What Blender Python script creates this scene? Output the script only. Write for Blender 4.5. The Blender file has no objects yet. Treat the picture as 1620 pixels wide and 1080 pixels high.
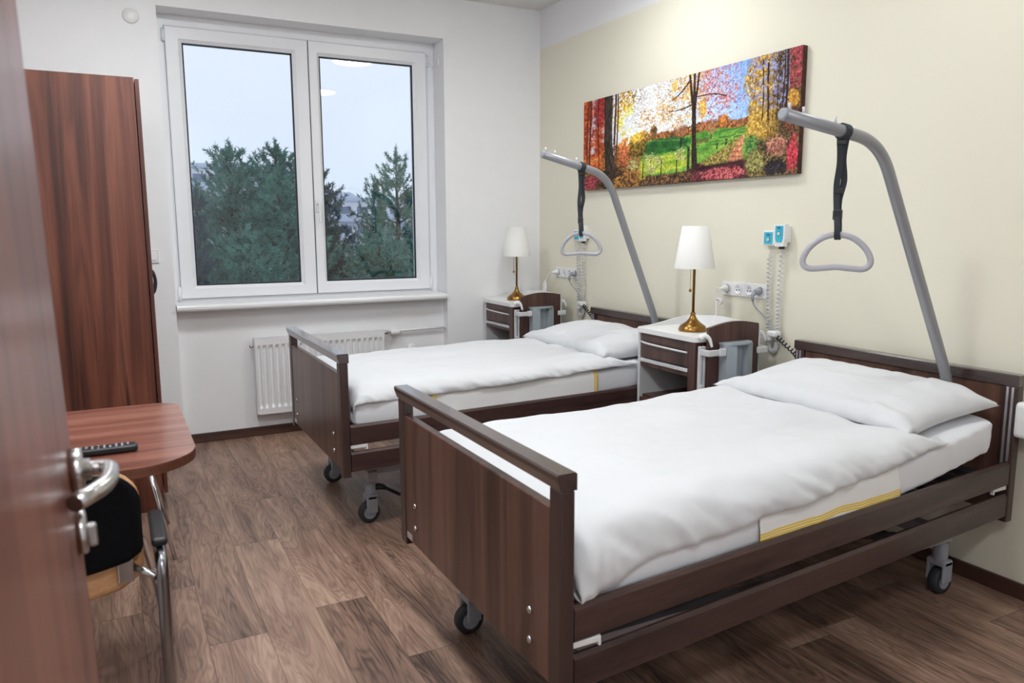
import bpy, bmesh, math, random
import numpy as np
from mathutils import Vector, Matrix, noise

PI = math.pi
SC = bpy.context.scene
COL = SC.collection

# ------------------------------------------------------------------ camera, sky, exposure
CAM_POS = (-2.86697, -5.05883, 1.3507)
YAW, PITCH, ROLL = math.radians(27.4655), math.radians(8.4536), math.radians(-0.212)
cd = bpy.data.cameras.new('camera')
cam = bpy.data.objects.new('camera', cd)
COL.objects.link(cam)
cd.sensor_width = 36.0
cd.lens = 1214.83 / 1620 * 36.0
cd.clip_start = 0.05
cd.clip_end = 800
cd.dof.use_dof = True
cd.dof.focus_distance = 4.2
cd.dof.aperture_fstop = 5.6
fwd = Vector((math.sin(YAW) * math.cos(PITCH), math.cos(YAW) * math.cos(PITCH), -math.sin(PITCH)))
rgt = Vector((math.cos(YAW), -math.sin(YAW), 0))
upv = rgt.cross(fwd)
r2 = math.cos(ROLL) * rgt + math.sin(ROLL) * upv
u2 = -math.sin(ROLL) * rgt + math.cos(ROLL) * upv
m3 = Matrix((r2, u2, -fwd)).transposed()
cam.matrix_world = Matrix.Translation(CAM_POS) @ m3.to_4x4()
SC.camera = cam

SC.view_settings.view_transform = 'Standard'
SC.view_settings.look = 'None'
SC.view_settings.gamma = 1.0
SC.view_settings.use_curve_mapping = False
SC.view_settings.exposure = 0.0


def lin(r, g, b):
    f = lambda c: (c / 12.92 if c <= 0.04045 else ((c + 0.055) / 1.055) ** 2.4)
    return (f(r / 255), f(g / 255), f(b / 255), 1.0)


W = bpy.data.worlds.new('overcast_sky')
SC.world = W
W.use_nodes = True
wn, wl = W.node_tree.nodes, W.node_tree.links
wn.clear()
wo = wn.new('ShaderNodeOutputWorld')
wb = wn.new('ShaderNodeBackground')
wt = wn.new('ShaderNodeTexCoord')
ws = wn.new('ShaderNodeSeparateXYZ')
wr = wn.new('ShaderNodeValToRGB')
wl.new(wt.outputs['Generated'], ws.inputs[0])
wl.new(ws.outputs['Z'], wr.inputs['Fac'])
wr.color_ramp.elements[0].position = 0.0
wr.color_ramp.elements[0].color = lin(218, 229, 247)
wr.color_ramp.elements[1].position = 0.30
wr.color_ramp.elements[1].color = lin(236, 240, 252)
wl.new(wr.outputs['Color'], wb.inputs['Color'])
wb.inputs['Strength'].default_value = 1.14
wl.new(wb.outputs['Background'], wo.inputs['Surface'])

LAMP_POWER = 77.0

# ------------------------------------------------------------------ materials
def newmat(name):
    m = bpy.data.materials.new(name)
    m.use_nodes = True
    nt = m.node_tree
    return m, nt, nt.nodes['Principled BSDF']


def plain(name, rgb, rough=0.5, metal=0.0, var=0.04, scale=8.0, bump=0.0, spec=0.5, **kw):
    """flat paint / plastic / metal with a faint procedural mottling"""
    m, nt, b = newmat(name)
    N, L = nt.nodes, nt.links
    tc = N.new('ShaderNodeTexCoord')
    nz = N.new('ShaderNodeTexNoise')
    nz.inputs['Scale'].default_value = scale
    nz.inputs['Detail'].default_value = 4
    L.new(tc.outputs['Object'], nz.inputs['Vector'])
    rp = N.new('ShaderNodeValToRGB')
    c = lin(*rgb)
    rp.color_ramp.elements[0].position = 0.3
    rp.color_ramp.elements[1].position = 0.7
    rp.color_ramp.elements[0].color = tuple(v * (1 - var) for v in c[:3]) + (1,)
    rp.color_ramp.elements[1].color = tuple(min(1, v * (1 + var)) for v in c[:3]) + (1,)
    L.new(nz.outputs['Fac'], rp.inputs['Fac'])
    L.new(rp.outputs['Color'], b.inputs['Base Color'])
    b.inputs['Roughness'].default_value = rough
    b.inputs['Metallic'].default_value = metal
    b.inputs['Specular IOR Level'].default_value = spec
    if bump:
        bp = N.new('ShaderNodeBump')
        n2 = N.new('ShaderNodeTexNoise')
        n2.inputs['Scale'].default_value = kw.get('bscale', 60)
        n2.inputs['Detail'].default_value = 5
        L.new(tc.outputs['Object'], n2.inputs['Vector'])
        L.new(n2.outputs['Fac'], bp.inputs['Height'])
        bp.inputs['Strength'].default_value = bump
        bp.inputs['Distance'].default_value = kw.get('bdist', 0.004)
        L.new(bp.outputs['Normal'], b.inputs['Normal'])
    if 'transmission' in kw:
        b.inputs['Transmission Weight'].default_value = kw['transmission']
    if 'sheen' in kw:
        b.inputs['Sheen Weight'].default_value = kw['sheen']
    return m


def wood(name, cols, axis='Z', scale=9.0, stretch=0.06, rough=0.4, fine=0.35, distort=0.7, spec=0.5, seed=0.0, coat=0.0):
    """streaky veneer, grain running along axis; cols: list of (pos, rgb)"""
    m, nt, b = newmat(name)
    N, L = nt.nodes, nt.links
    tc = N.new('ShaderNodeTexCoord')
    mp = N.new('ShaderNodeMapping')
    sc = [scale] * 3
    sc['XYZ'.index(axis)] = scale * stretch
    mp.inputs['Scale'].default_value = sc
    mp.inputs['Location'].default_value = (seed, seed * 1.7, seed * 0.6)
    L.new(tc.outputs['Object'], mp.inputs['Vector'])
    nz = N.new('ShaderNodeTexNoise')
    nz.inputs['Scale'].default_value = 1.0
    nz.inputs['Detail'].default_value = 3
    nz.inputs['Roughness'].default_value = 0.55
    nz.inputs['Distortion'].default_value = distort
    L.new(mp.outputs['Vector'], nz.inputs['Vector'])
    rp = N.new('ShaderNodeValToRGB')
    el = rp.color_ramp.elements
    while len(el) < len(cols):
        el.new(0.5)
    for e, (p, c) in zip(el, cols):
        e.position = p
        e.color = lin(*c)
    L.new(nz.outputs['Fac'], rp.inputs['Fac'])
    mp2 = N.new('ShaderNodeMapping')
    sc2 = [scale * 14] * 3
    sc2['XYZ'.index(axis)] = scale * stretch * 6
    mp2.inputs['Scale'].default_value = sc2
    L.new(tc.outputs['Object'], mp2.inputs['Vector'])
    n2 = N.new('ShaderNodeTexNoise')
    n2.inputs['Scale'].default_value = 1.0
    n2.inputs['Detail'].default_value = 4
    L.new(mp2.outputs['Vector'], n2.inputs['Vector'])
    mr = N.new('ShaderNodeMapRange')
    mr.inputs['From Min'].default_value = 0.22
    mr.inputs['From Max'].default_value = 0.7
    mr.inputs['To Min'].default_value = 1 - fine
    mr.inputs['To Max'].default_value = 1 + fine * 0.5
    L.new(n2.outputs['Fac'], mr.inputs['Value'])
    mx = N.new('ShaderNodeVectorMath')
    mx.operation = 'MULTIPLY'
    L.new(rp.outputs['Color'], mx.inputs[0])
    L.new(mr.outputs['Result'], mx.inputs[1])
    L.new(mx.outputs['Vector'], b.inputs['Base Color'])
    b.inputs['Roughness'].default_value = rough
    b.inputs['Specular IOR Level'].default_value = spec
    b.inputs['Coat Weight'].default_value = coat
    b.inputs['Coat Roughness'].default_value = 0.16
    bp = N.new('ShaderNodeBump')
    bp.inputs['Strength'].default_value = 0.06
    bp.inputs['Distance'].default_value = 0.002
    L.new(n2.outputs['Fac'], bp.inputs['Height'])
    L.new(bp.outputs['Normal'], b.inputs['Normal'])
    return m


def math_node(N, L, op, a, b=None, c=None):
    n = N.new('ShaderNodeMath')
    n.operation = op
    for i, v in enumerate((a, b, c)):
        if v is None:
            continue
        if isinstance(v, (int, float)):
            n.inputs[i].default_value = v
        else:
            L.new(v, n.inputs[i])
    return n.outputs[0]


def floor_mat():
    m, nt, b = newmat('oak_planks')
    N, L = nt.nodes, nt.links
    M = lambda op, a, b_=None, c=None: math_node(N, L, op, a, b_, c)
    tc = N.new('ShaderNodeTexCoord')
    sp = N.new('ShaderNodeSeparateXYZ')
    L.new(tc.outputs['Object'], sp.inputs[0])
    X = M('DIVIDE', M('ADD', sp.outputs['X'], 10.07), 0.185)
    col = M('FLOOR', X)
    wnz = N.new('ShaderNodeTexWhiteNoise')
    wnz.noise_dimensions = '1D'
    L.new(col, wnz.inputs['W'])
    Y = M('ADD', M('DIVIDE', M('ADD', sp.outputs['Y'], 20.0), 1.25), M('MULTIPLY', wnz.outputs['Value'], 7.0))
    row = M('FLOOR', Y)
    cv = N.new('ShaderNodeCombineXYZ')
    L.new(col, cv.inputs[0])
    L.new(row, cv.inputs[1])
    wid = N.new('ShaderNodeTexWhiteNoise')
    wid.noise_dimensions = '2D'
    L.new(cv.outputs[0], wid.inputs['Vector'])
    pid = wid.outputs['Value']
    # broad tone
    g = N.new('ShaderNodeCombineXYZ')
    L.new(M('ADD', M('MULTIPLY', sp.outputs['X'], 9.0), M('MULTIPLY', pid, 43.0)), g.inputs[0])
    L.new(M('ADD', M('MULTIPLY', sp.outputs['Y'], 1.15), M('MULTIPLY', pid, 91.0)), g.inputs[1])
    L.new(M('MULTIPLY', pid, 17.0), g.inputs[2])
    n1 = N.new('ShaderNodeTexNoise')
    n1.inputs['Scale'].default_value = 1.0
    n1.inputs['Detail'].default_value = 3
    n1.inputs['Distortion'].default_value = 0.8
    L.new(g.outputs[0], n1.inputs['Vector'])
    # fine grain
    g2 = N.new('ShaderNodeCombineXYZ')
    L.new(M('ADD', M('MULTIPLY', sp.outputs['X'], 95.0), M('MULTIPLY', pid, 43.0)), g2.inputs[0])
    L.new(M('ADD', M('MULTIPLY', sp.outputs['Y'], 5.0), M('MULTIPLY', pid, 91.0)), g2.inputs[1])
    n2 = N.new('ShaderNodeTexNoise')
    n2.inputs['Scale'].default_value = 1.0
    n2.inputs['Detail'].default_value = 5
    n2.inputs['Distortion'].default_value = 0.4
    L.new(g2.outputs[0], n2.inputs['Vector'])
    # growth rings: contour lines of the broad noise
    rings = M('ABSOLUTE', M('SINE', M('MULTIPLY', n1.outputs['Fac'], 55.0)))
    rings = M('POWER', rings, 3.0)
    tone = M('ADD', M('MULTIPLY', n1.outputs['Fac'], 0.75),
             M('ADD', M('MULTIPLY', n2.outputs['Fac'], 0.42), M('MULTIPLY', pid, 0.17)))
    tone = M('ADD', tone, M('MULTIPLY', M('SUBTRACT', 0.4, rings), 0.11))
    rp = N.new('ShaderNodeValToRGB')
    el = rp.color_ramp.elements
    for _ in range(3):
        el.new(0.5)
    for e, (p, c) in zip(el, [(0.38, (58, 43, 39)), (0.52, (96, 74, 64)), (0.66, (132, 104, 89)), (0.78, (152, 122, 105)), (0.97, (182, 152, 132))]):
        e.position = p
        e.color = lin(*c)
    L.new(tone, rp.inputs['Fac'])
    # seams
    fx = M('FRACT', X)
    fy = M('FRACT', Y)
    sx = M('LESS_THAN', M('MINIMUM', fx, M('SUBTRACT', 1.0, fx)), 0.007)
    sy = M('LESS_THAN', M('MINIMUM', fy, M('SUBTRACT', 1.0, fy)), 0.0012)
    seam = M('MAXIMUM', sx, sy)
    mx = N.new('ShaderNodeMix')
    mx.data_type = 'RGBA'
    L.new(M('MULTIPLY', seam, 0.55), mx.inputs['Factor'])
    L.new(rp.outputs['Color'], mx.inputs['A'])
    mx.inputs['B'].default_value = lin(45, 32, 28)
    L.new(mx.outputs['Result'], b.inputs['Base Color'])
    L.new(M('ADD', 0.34, M('MULTIPLY', n2.outputs['Fac'], 0.16)), b.inputs['Roughness'])
    bp = N.new('ShaderNodeBump')
    bp.inputs['Strength'].default_value = 0.12
    bp.inputs['Distance'].default_value = 0.002
    L.new(M('SUBTRACT', n2.outputs['Fac'], M('MULTIPLY', seam, 0.8)), bp.inputs['Height'])
    L.new(bp.outputs['Normal'], b.inputs['Normal'])
    return m


def two_tone_wall():
    m, nt, b = newmat('cream_and_white_paint')
    N, L = nt.nodes, nt.links
    tc = N.new('ShaderNodeTexCoord')
    sp = N.new('ShaderNodeSeparateXYZ')
    L.new(tc.outputs['Object'], sp.inputs[0])
    st = math_node(N, L, 'GREATER_THAN', sp.outputs['Z'], 2.618)
    mx = N.new('ShaderNodeMix')
    mx.data_type = 'RGBA'
    L.new(st, mx.inputs['Factor'])
    mx.inputs['A'].default_value = lin(229, 224, 206)
    mx.inputs['B'].default_value = lin(232, 231, 232)
    L.new(mx.outputs['Result'], b.inputs['Base Color'])
    b.inputs['Roughness'].default_value = 0.75
    bp = N.new('ShaderNodeBump')
    nz = N.new('ShaderNodeTexNoise')
    nz.inputs['Scale'].default_value = 120
    L.new(tc.outputs['Object'], nz.inputs['Vector'])
    L.new(nz.outputs['Fac'], bp.inputs['Height'])
    bp.inputs['Strength'].default_value = 0.05
    bp.inputs['Distance'].default_value = 0.002
    L.new(bp.outputs['Normal'], b.inputs['Normal'])
    return m


def glass_mat():
    m = bpy.data.materials.new('window_glass')
    m.use_nodes = True
    N, L = m.node_tree.nodes, m.node_tree.links
    N.clear()
    o = N.new('ShaderNodeOutputMaterial')
    t = N.new('ShaderNodeBsdfTransparent')
    t.inputs['Color'].default_value = (0.95, 0.98, 0.99, 1)
    g = N.new('ShaderNodeBsdfGlossy')
    g.inputs['Roughness'].default_value = 0.0
    g.inputs['Color'].default_value = (1, 1, 1, 1)
    f = N.new('ShaderNodeFresnel')
    f.inputs['IOR'].default_value = 1.55
    mx = N.new('ShaderNodeMixShader')
    L.new(f.outputs[0], mx.inputs[0])
    L.new(t.outputs[0], mx.inputs[1])
    L.new(g.outputs[0], mx.inputs[2])
    L.new(mx.outputs[0], o.inputs['Surface'])
    return m


def emit_mat(name, rgb, s):
    m, nt, b = newmat(name)
    b.inputs['Base Color'].default_value = (0.9, 0.9, 0.9, 1)
    b.inputs['Emission Color'].default_value = rgb
    b.inputs['Emission Strength'].default_value = s
    return m


def stripe_cloth(name, axis, bands, rgb=(238, 238, 238)):
    """white cotton with woven yellow lines at given object coordinates"""
    m, nt, b = newmat(name)
    N, L = nt.nodes, nt.links
    M = lambda op, a, b_=None: math_node(N, L, op, a, b_)
    tc = N.new('ShaderNodeTexCoord')
    sp = N.new('ShaderNodeSeparateXYZ')
    L.new(tc.outputs['UV'], sp.inputs[0])
    f = None
    for lo, hi in bands:
        t = M('MULTIPLY', M('GREATER_THAN', sp.outputs[axis], lo), M('LESS_THAN', sp.outputs[axis], hi))
        f = t if f is None else M('MAXIMUM', f, t)
    mx = N.new('ShaderNodeMix')
    mx.data_type = 'RGBA'
    L.new(f, mx.inputs['Factor'])
    mx.inputs['A'].default_value = lin(*rgb)
    mx.inputs['B'].default_value = lin(238, 200, 60)
    L.new(mx.outputs['Result'], b.inputs['Base Color'])
    b.inputs['Roughness'].default_value = 0.85
    return m


MT = dict(
    white_wall=plain('white_wall_paint', (240, 240, 242), 0.8, var=0.01, bump=0.04, bscale=120, bdist=0.002),
    ceiling=plain('ceiling_paint', (228, 227, 224), 0.85, var=0.01),
    cream_wall=two_tone_wall(),
    floor=floor_mat(),
    upvc=plain('window_plastic', (236, 237, 241), 0.32, var=0.01),
    seal=plain('grey_seal', (104, 106, 114), 0.6),
    gasket=plain('rubber_gasket', (24, 30, 46), 0.5),
    glass=glass_mat(),
    sill=plain('sill_laminate', (238, 238, 240), 0.3, var=0.01),
    baseboard=wood('dark_baseboard', [(0.3, (52, 32, 27)), (0.5, (72, 46, 38)), (0.7, (88, 60, 50))], 'X', 14, 0.06, 0.4),
    baseboard_y=wood('dark_baseboard_long', [(0.3, (52, 32, 27)), (0.5, (72, 46, 38)), (0.7, (88, 60, 50))], 'Y', 14, 0.06, 0.4),
    walnut=wood('red_walnut_upright', [(0.28, (48, 23, 16)), (0.42, (84, 44, 32)), (0.52, (106, 58, 43)), (0.62, (124, 74, 55)), (0.75, (66, 34, 26))], 'Z', 11, 0.055, 0.36, 0.25, 1.1),
    walnut_x=wood('red_walnut_lengthwise', [(0.28, (92, 50, 40)), (0.42, (128, 76, 62)), (0.55, (142, 90, 75)), (0.66, (158, 106, 90)), (0.78, (112, 68, 58))], 'X', 15, 0.05, 0.28, 0.2, 0.8, coat=0.35),
    walnut_edge=wood('red_walnut_edge', [(0.3, (90, 52, 38)), (0.7, (112, 68, 52))], 'X', 10, 0.05, 0.35, 0.2),
    doorwood=wood('door_veneer', [(0.28, (72, 34, 28)), (0.45, (112, 60, 47)), (0.58, (138, 80, 62)), (0.72, (86, 44, 36))], 'Z', 10, 0.05, 0.3, 0.22, 0.9, seed=3.1, coat=0.15),
    bedwood=wood('dark_bed_wood', [(0.3, (48, 33, 32)), (0.5, (68, 48, 46)), (0.7, (82, 59, 55))], 'X', 16, 0.04, 0.34, 0.35),
    bedwood_y=wood('dark_bed_wood_cap', [(0.3, (54, 40, 38)), (0.5, (66, 49, 46)), (0.7, (74, 57, 53))], 'Y', 14, 0.05, 0.24, 0.12, coat=0.7),
    bedwood_z=wood('dark_bed_wood_post', [(0.3, (54, 39, 37)), (0.5, (66, 48, 45)), (0.7, (75, 55, 51))], 'Z', 14, 0.05, 0.33, 0.15),
    bedpanel=wood('brown_bed_panel', [(0.28, (54, 35, 29)), (0.42, (80, 54, 45)), (0.55, (97, 68, 56)), (0.7, (110, 79, 65))], 'Z', 15, 0.05, 0.32, 0.2, 0.9),
    cabwood=wood('brown_cabinet_laminate', [(0.3, (58, 38, 34)), (0.5, (80, 54, 48)), (0.7, (96, 68, 60))], 'Z', 16, 0.05, 0.38, 0.25),
    cotton=plain('white_cotton', (211, 212, 215), 0.9, var=0.012, scale=5, bump=0.12, bscale=14, bdist=0.01, spec=0.2),
    sheet=plain('white_sheet', (230, 231, 236), 0.9, var=0.015, scale=5, bump=0.15, bscale=16, bdist=0.012, spec=0.2),
    greymetal=plain('grey_powder_coat', (150, 151, 156), 0.32, 0.25, var=0.03),
    greyplast=plain('grey_plastic', (152, 156, 166), 0.4, var=0.03),
    lightplast=plain('pale_grey_plastic', (205, 206, 208), 0.35, var=0.02),
    whiteplast=plain('white_plastic', (232, 232, 232), 0.35, var=0.01),
    binplast=plain('blue_grey_plastic', (158, 167, 174), 0.35, var=0.03),
    handleplast=plain('grey_grip_plastic', (176, 175, 182), 0.35, var=0.02),
    black=plain('black_plastic', (20, 21, 25), 0.4, var=0.1),
    rubber=plain('dark_rubber', (46, 48, 54), 0.6, var=0.05),
    web=plain('dark_webbing', (48, 54, 60), 0.75, var=0.1, scale=200),
    steel=plain('dark_steel', (66, 68, 74), 0.4, 0.5, var=0.05),
    dull_chrome=plain('dull_chrome', (150, 150, 154), 0.25, 1.0, var=0.02),
    chrome=plain('chrome', (214, 214, 216), 0.14, 1.0, var=0.01),
    satin=plain('satin_steel', (196, 194, 194), 0.26, 1.0, var=0.02),
    alu=plain('brushed_aluminium', (205, 205, 212), 0.3, 0.7, var=0.02),
    brass=plain('aged_brass', (150, 112, 58), 0.3, 0.95, var=0.12, scale=30),
    shade=plain('white_lampshade_cloth', (231, 230, 227), 0.9, var=0.01, bump=0.1, bscale=300, bdist=0.001),
    turq=plain('turquoise_label', (62, 178, 204), 0.4, var=0.03),
    ink=plain('dark_print', (18, 34, 70), 0.5),
    slot=plain('dark_slot', (40, 40, 44), 0.7),
    fabric=plain('black_upholstery', (16, 17, 20), 0.95, var=0.15, scale=300, spec=0.1),
    beech=wood('beech_plywood', [(0.3, (186, 134, 92)), (0.5, (206, 156, 112)), (0.7, (220, 174, 130))], 'X', 18, 0.06, 0.35, 0.12),
    radiator=plain('radiator_enamel', (234, 234, 236), 0.3, var=0.01),
    bark=plain('pine_bark', (52, 50, 50), 0.9, var=0.3, scale=5),
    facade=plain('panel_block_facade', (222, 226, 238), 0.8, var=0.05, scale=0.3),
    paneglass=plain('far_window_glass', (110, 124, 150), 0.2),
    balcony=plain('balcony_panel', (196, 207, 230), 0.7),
    hazy_hill=plain('haze_tinted_wooded_hill', (176, 188, 212), 0.95, var=0.15, scale=0.05),  # pale blue puts distance haze into the base colour
    ground=plain('grass_and_snow', (120, 128, 128), 0.95, var=0.3, scale=0.3),
)


def needle_mat(name, a, b_):
    m, nt, b = newmat(name)
    N, L = nt.nodes, nt.links
    tc = N.new('ShaderNodeTexCoord')
    nz = N.new('ShaderNodeTexNoise')
    nz.inputs['Scale'].default_value = 1.6
    nz.inputs['Detail'].default_value = 5
    L.new(tc.outputs['Object'], nz.inputs['Vector'])
    rp = N.new('ShaderNodeValToRGB')
    rp.color_ramp.elements[0].position = 0.35
    rp.color_ramp.elements[1].position = 0.65
    rp.color_ramp.elements[0].color = lin(*a)
    rp.color_ramp.elements[1].color = lin(*b_)
    L.new(nz.outputs['Fac'], rp.inputs['Fac'])
    L.new(rp.outputs['Color'], b.inputs['Base Color'])
    b.inputs['Roughness'].default_value = 0.7
    return m


MT['needles'] = needle_mat('pine_needles', (52, 104, 96), (96, 150, 134))
MT['needles_dark'] = needle_mat('dark_pine_needles', (26, 62, 72), (44, 84, 92))

# ------------------------------------------------------------------ mesh helpers
ORG = {}


def bx(bm, x0, x1, y0, y1, z0, z1, bev=0.0, seg=2, rot=None):
    r = bmesh.ops.create_cube(bm, size=1.0)
    vs = r['verts']
    c = Vector(((x0 + x1) / 2, (y0 + y1) / 2, (z0 + z1) / 2))
    s = Vector((abs(x1 - x0), abs(y1 - y0), abs(z1 - z0)))
    for v in vs:
        p = Vector((v.co.x * s.x, v.co.y * s.y, v.co.z * s.z))
        if rot is not None:
            p = rot @ p
        v.co = p + c
    if bev > 0:
        es = {e for v in vs for e in v.link_edges}
        bmesh.ops.bevel(bm, geom=list(es), offset=bev, segments=seg, affect='EDGES', profile=0.5)
    return vs


def box(*a, **k):
    bm = bmesh.new()
    bx(bm, *a, **k)
    return bm


def tube(bm, pts, r, n=10, closed=False, caps=True):
    P = [Vector(p) for p in pts]
    m = len(P)
    rs = r if isinstance(r, (list, tuple)) else [r] * m
    tang = []
    for i in range(m):
        a = P[(i - 1) % m] if (closed or i > 0) else P[i]
        b = P[(i + 1) % m] if (closed or i < m - 1) else P[i]
        t = (b - a)
        tang.append(t.normalized() if t.length > 1e-9 else Vector((0, 0, 1)))
    t0 = tang[0]
    ref = Vector((0, 0, 1)) if abs(t0.z) < 0.9 else Vector((1, 0, 0))
    nv = (ref - t0 * ref.dot(t0)).normalized()
    rings = []
    for i in range(m):
        t = tang[i]
        nv = (nv - t * nv.dot(t))
        if nv.length < 1e-6:
            nv = t.orthogonal()
        nv.normalize()
        bv = t.cross(nv)
        rings.append([bm.verts.new(P[i] + (nv * math.cos(2 * PI * k / n) + bv * math.sin(2 * PI * k / n)) * rs[i]) for k in range(n)])
    rng = range(m) if closed else range(m - 1)
    for i in rng:
        A, B = rings[i], rings[(i + 1) % m]
        off = 0
        if closed and i == m - 1:
            off = min(range(n), key=lambda o: (A[0].co - B[o].co).length)
        for k in range(n):
            f = bm.faces.new((A[k], A[(k + 1) % n], B[(k + 1 + off) % n], B[(k + off) % n]))
            f.smooth = True
    if caps and not closed:
        bm.faces.new(rings[0][::-1])
        bm.faces.new(rings[-1])


def spline(ctrl, n=8, closed=False):
    """Catmull-Rom through control points"""
    C = [Vector(c) for c in ctrl]
    m = len(C)
    out = []
    rng = range(m) if closed else range(m - 1)
    for i in rng:
        p1, p2 = C[i], C[(i + 1) % m]
        p0 = C[(i - 1) % m] if (closed or i > 0) else p1 * 2 - p2
        p3 = C[(i + 2) % m] if (closed or i < m - 2) else p2 * 2 - p1
        for k in range(n):
            t = k / n
            out.append(0.5 * ((2 * p1) + (p2 - p0) * t + (2 * p0 - 5 * p1 + 4 * p2 - p3) * t * t + (3 * p1 - p0 - 3 * p2 + p3) * t ** 3))
    if not closed:
        out.append(C[-1])
    return out


def fillet(pts, rad, n=7):
    """polyline with rounded corners"""
    P = [Vector(p) for p in pts]
    out = [P[0]]
    for i in range(1, len(P) - 1):
        a, b, c = P[i - 1], P[i], P[i + 1]
        d1, d2 = (a - b), (c - b)
        r = min(rad, d1.length * 0.49, d2.length * 0.49)
        s, e = b + d1.normalized() * r, b + d2.normalized() * r
        for k in range(n + 1):
            t = k / n
            out.append(s * (1 - t) ** 2 + b * 2 * t * (1 - t) + e * t * t)
    out.append(P[-1])
    return out


def lathe(bm, prof, c=(0, 0, 0), n=32, axis='Z', capb=True, capt=True):
    """prof: list of (r, h) along axis"""
    rings = []
    cx, cy, cz = c
    for r, h in prof:
        ring = []
        for k in range(n):
            a = 2 * PI * k / n
            u, v = r * math.cos(a), r * math.sin(a)
            if axis == 'Z':
                p = (cx + u, cy + v, cz + h)
            elif axis == 'X':
                p = (cx + h, cy + u, cz + v)
            else:
                p = (cx + v, cy + h, cz + u)
            ring.append(bm.verts.new(p))
        rings.append(ring)
    for A, B in zip(rings, rings[1:]):
        for k in range(n):
            f = bm.faces.new((A[k], A[(k + 1) % n], B[(k + 1) % n], B[k]))
            f.smooth = True
    if capb:
        bm.faces.new(rings[0][::-1])
    if capt:
        bm.faces.new(rings[-1])


def prism(bm, outline, d, axis='Z', h0=0.0):
    """extrude a 2-D outline; axis Z: (x,y)->z, axis Y: (x,z)->y, axis X: (y,z)->x"""
    def mk(p, h):
        if axis == 'Z':
            return (p[0], p[1], h)
        if axis == 'Y':
            return (p[0], h, p[1])
        return (h, p[0], p[1])
    A = [bm.verts.new(mk(p, h0)) for p in outline]
    B = [bm.verts.new(mk(p, h0 + d)) for p in outline]
    n = len(A)
    bm.faces.new(A[::-1])
    bm.faces.new(B)
    for k in range(n):
        bm.faces.new((A[k], A[(k + 1) % n], B[(k + 1) % n], B[k]))


def grid(bm, fn, nu, nv, smooth=True, closeu=False, closev=False):
    V = [[bm.verts.new(fn(i / (nu if closeu else nu - 1), j / (nv if closev else nv - 1))) for j in range(nv)] for i in range(nu)]
    for i in range(nu if closeu else nu - 1):
        for j in range(nv if closev else nv - 1):
            f = bm.faces.new((V[i][j], V[(i + 1) % nu][j], V[(i + 1) % nu][(j + 1) % nv], V[i][(j + 1) % nv]))
            f.smooth = smooth
    return V


def rrect(x0, x1, y0, y1, r, n=6, corners=(1, 1, 1, 1)):
    """rounded rectangle outline, counter-clockwise from the (x1,y0) corner"""
    out = []
    for (cx, cy, a0, on) in ((x1 - r, y0 + r, -PI / 2, corners[0]), (x1 - r, y1 - r, 0, corners[1]), (x0 + r, y1 - r, PI / 2, corners[2]), (x0 + r, y0 + r, PI, corners[3])):
        if on:
            for k in range(n + 1):
                a = a0 + PI / 2 * k / n
                out.append((cx + r * math.cos(a), cy + r * math.sin(a)))
        else:
            a = a0 + PI / 4
            out.append((cx + r * (1 if math.cos(a) > 0 else -1), cy + r * (1 if math.sin(a) > 0 else -1)))
    return out


def obj(name, bm, mat, parent=None, org=None, recalc=True, autosmooth=False):
    """link a bmesh as ONE mesh object; world coordinates in, stored relative to the thing's base"""
    o3 = Vector(org) if org is not None else (ORG[parent.name] if parent else Vector((0, 0, 0)))
    if recalc:
        bmesh.ops.recalc_face_normals(bm, faces=bm.faces[:])
    if o3.length:
        bmesh.ops.translate(bm, verts=bm.verts[:], vec=-o3)
    me = bpy.data.meshes.new(name)
    bm.to_mesh(me)
    bm.free()
    me.materials.append(MT[mat] if isinstance(mat, str) else mat)
    if autosmooth:
        for p in me.polygons:
            p.use_smooth = True
        me.set_sharp_from_angle(angle=math.radians(35))
    o = bpy.data.objects.new(name, me)
    COL.objects.link(o)
    if parent:
        o.parent = parent
        ORG[o.name] = ORG[parent.name]
    else:
        o.location = o3
        ORG[o.name] = o3
    return o


def tag(o, label, cat, group=None, kind=None):
    o['label'] = label
    o['category'] = cat
    if group:
        o['group'] = group
    if kind:
        o['kind'] = kind
    return o


def thing(name, label, cat, loc, group=None):
    o = bpy.data.objects.new(name, None)
    o.empty_display_size = 0.1
    COL.objects.link(o)
    o.location = loc
    ORG[o.name] = Vector(loc)
    return tag(o, label, cat, group)


def struct(name, bm, mat, parent=None, org=None):
    o = obj(name, bm, mat, parent, org)
    if parent is None:
        o['kind'] = 'structure'
    return o


def struct_empty(name, loc):
    o = bpy.data.objects.new(name, None)
    COL.objects.link(o)
    o.location = loc
    ORG[o.name] = Vector(loc)
    o['kind'] = 'structure'
    return o


def dup(root, shift, label):
    r = root.copy()
    COL.objects.link(r)
    r.location = root.location + Vector(shift)
    r['label'] = label
    ORG[r.name] = r.location.copy()
    for ch in list(root.children):
        c = ch.copy()
        COL.objects.link(c)
        c.parent = r
        ORG[c.name] = ORG[r.name]
        for g in list(ch.children):
            d = g.copy()
            COL.objects.link(d)
            d.parent = c
            ORG[d.name] = ORG[r.name]
    return r


def fbm(x, y, z, o=3):
    return noise.fractal(Vector((x, y, z)), 1.0, 2.0, o)


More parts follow.
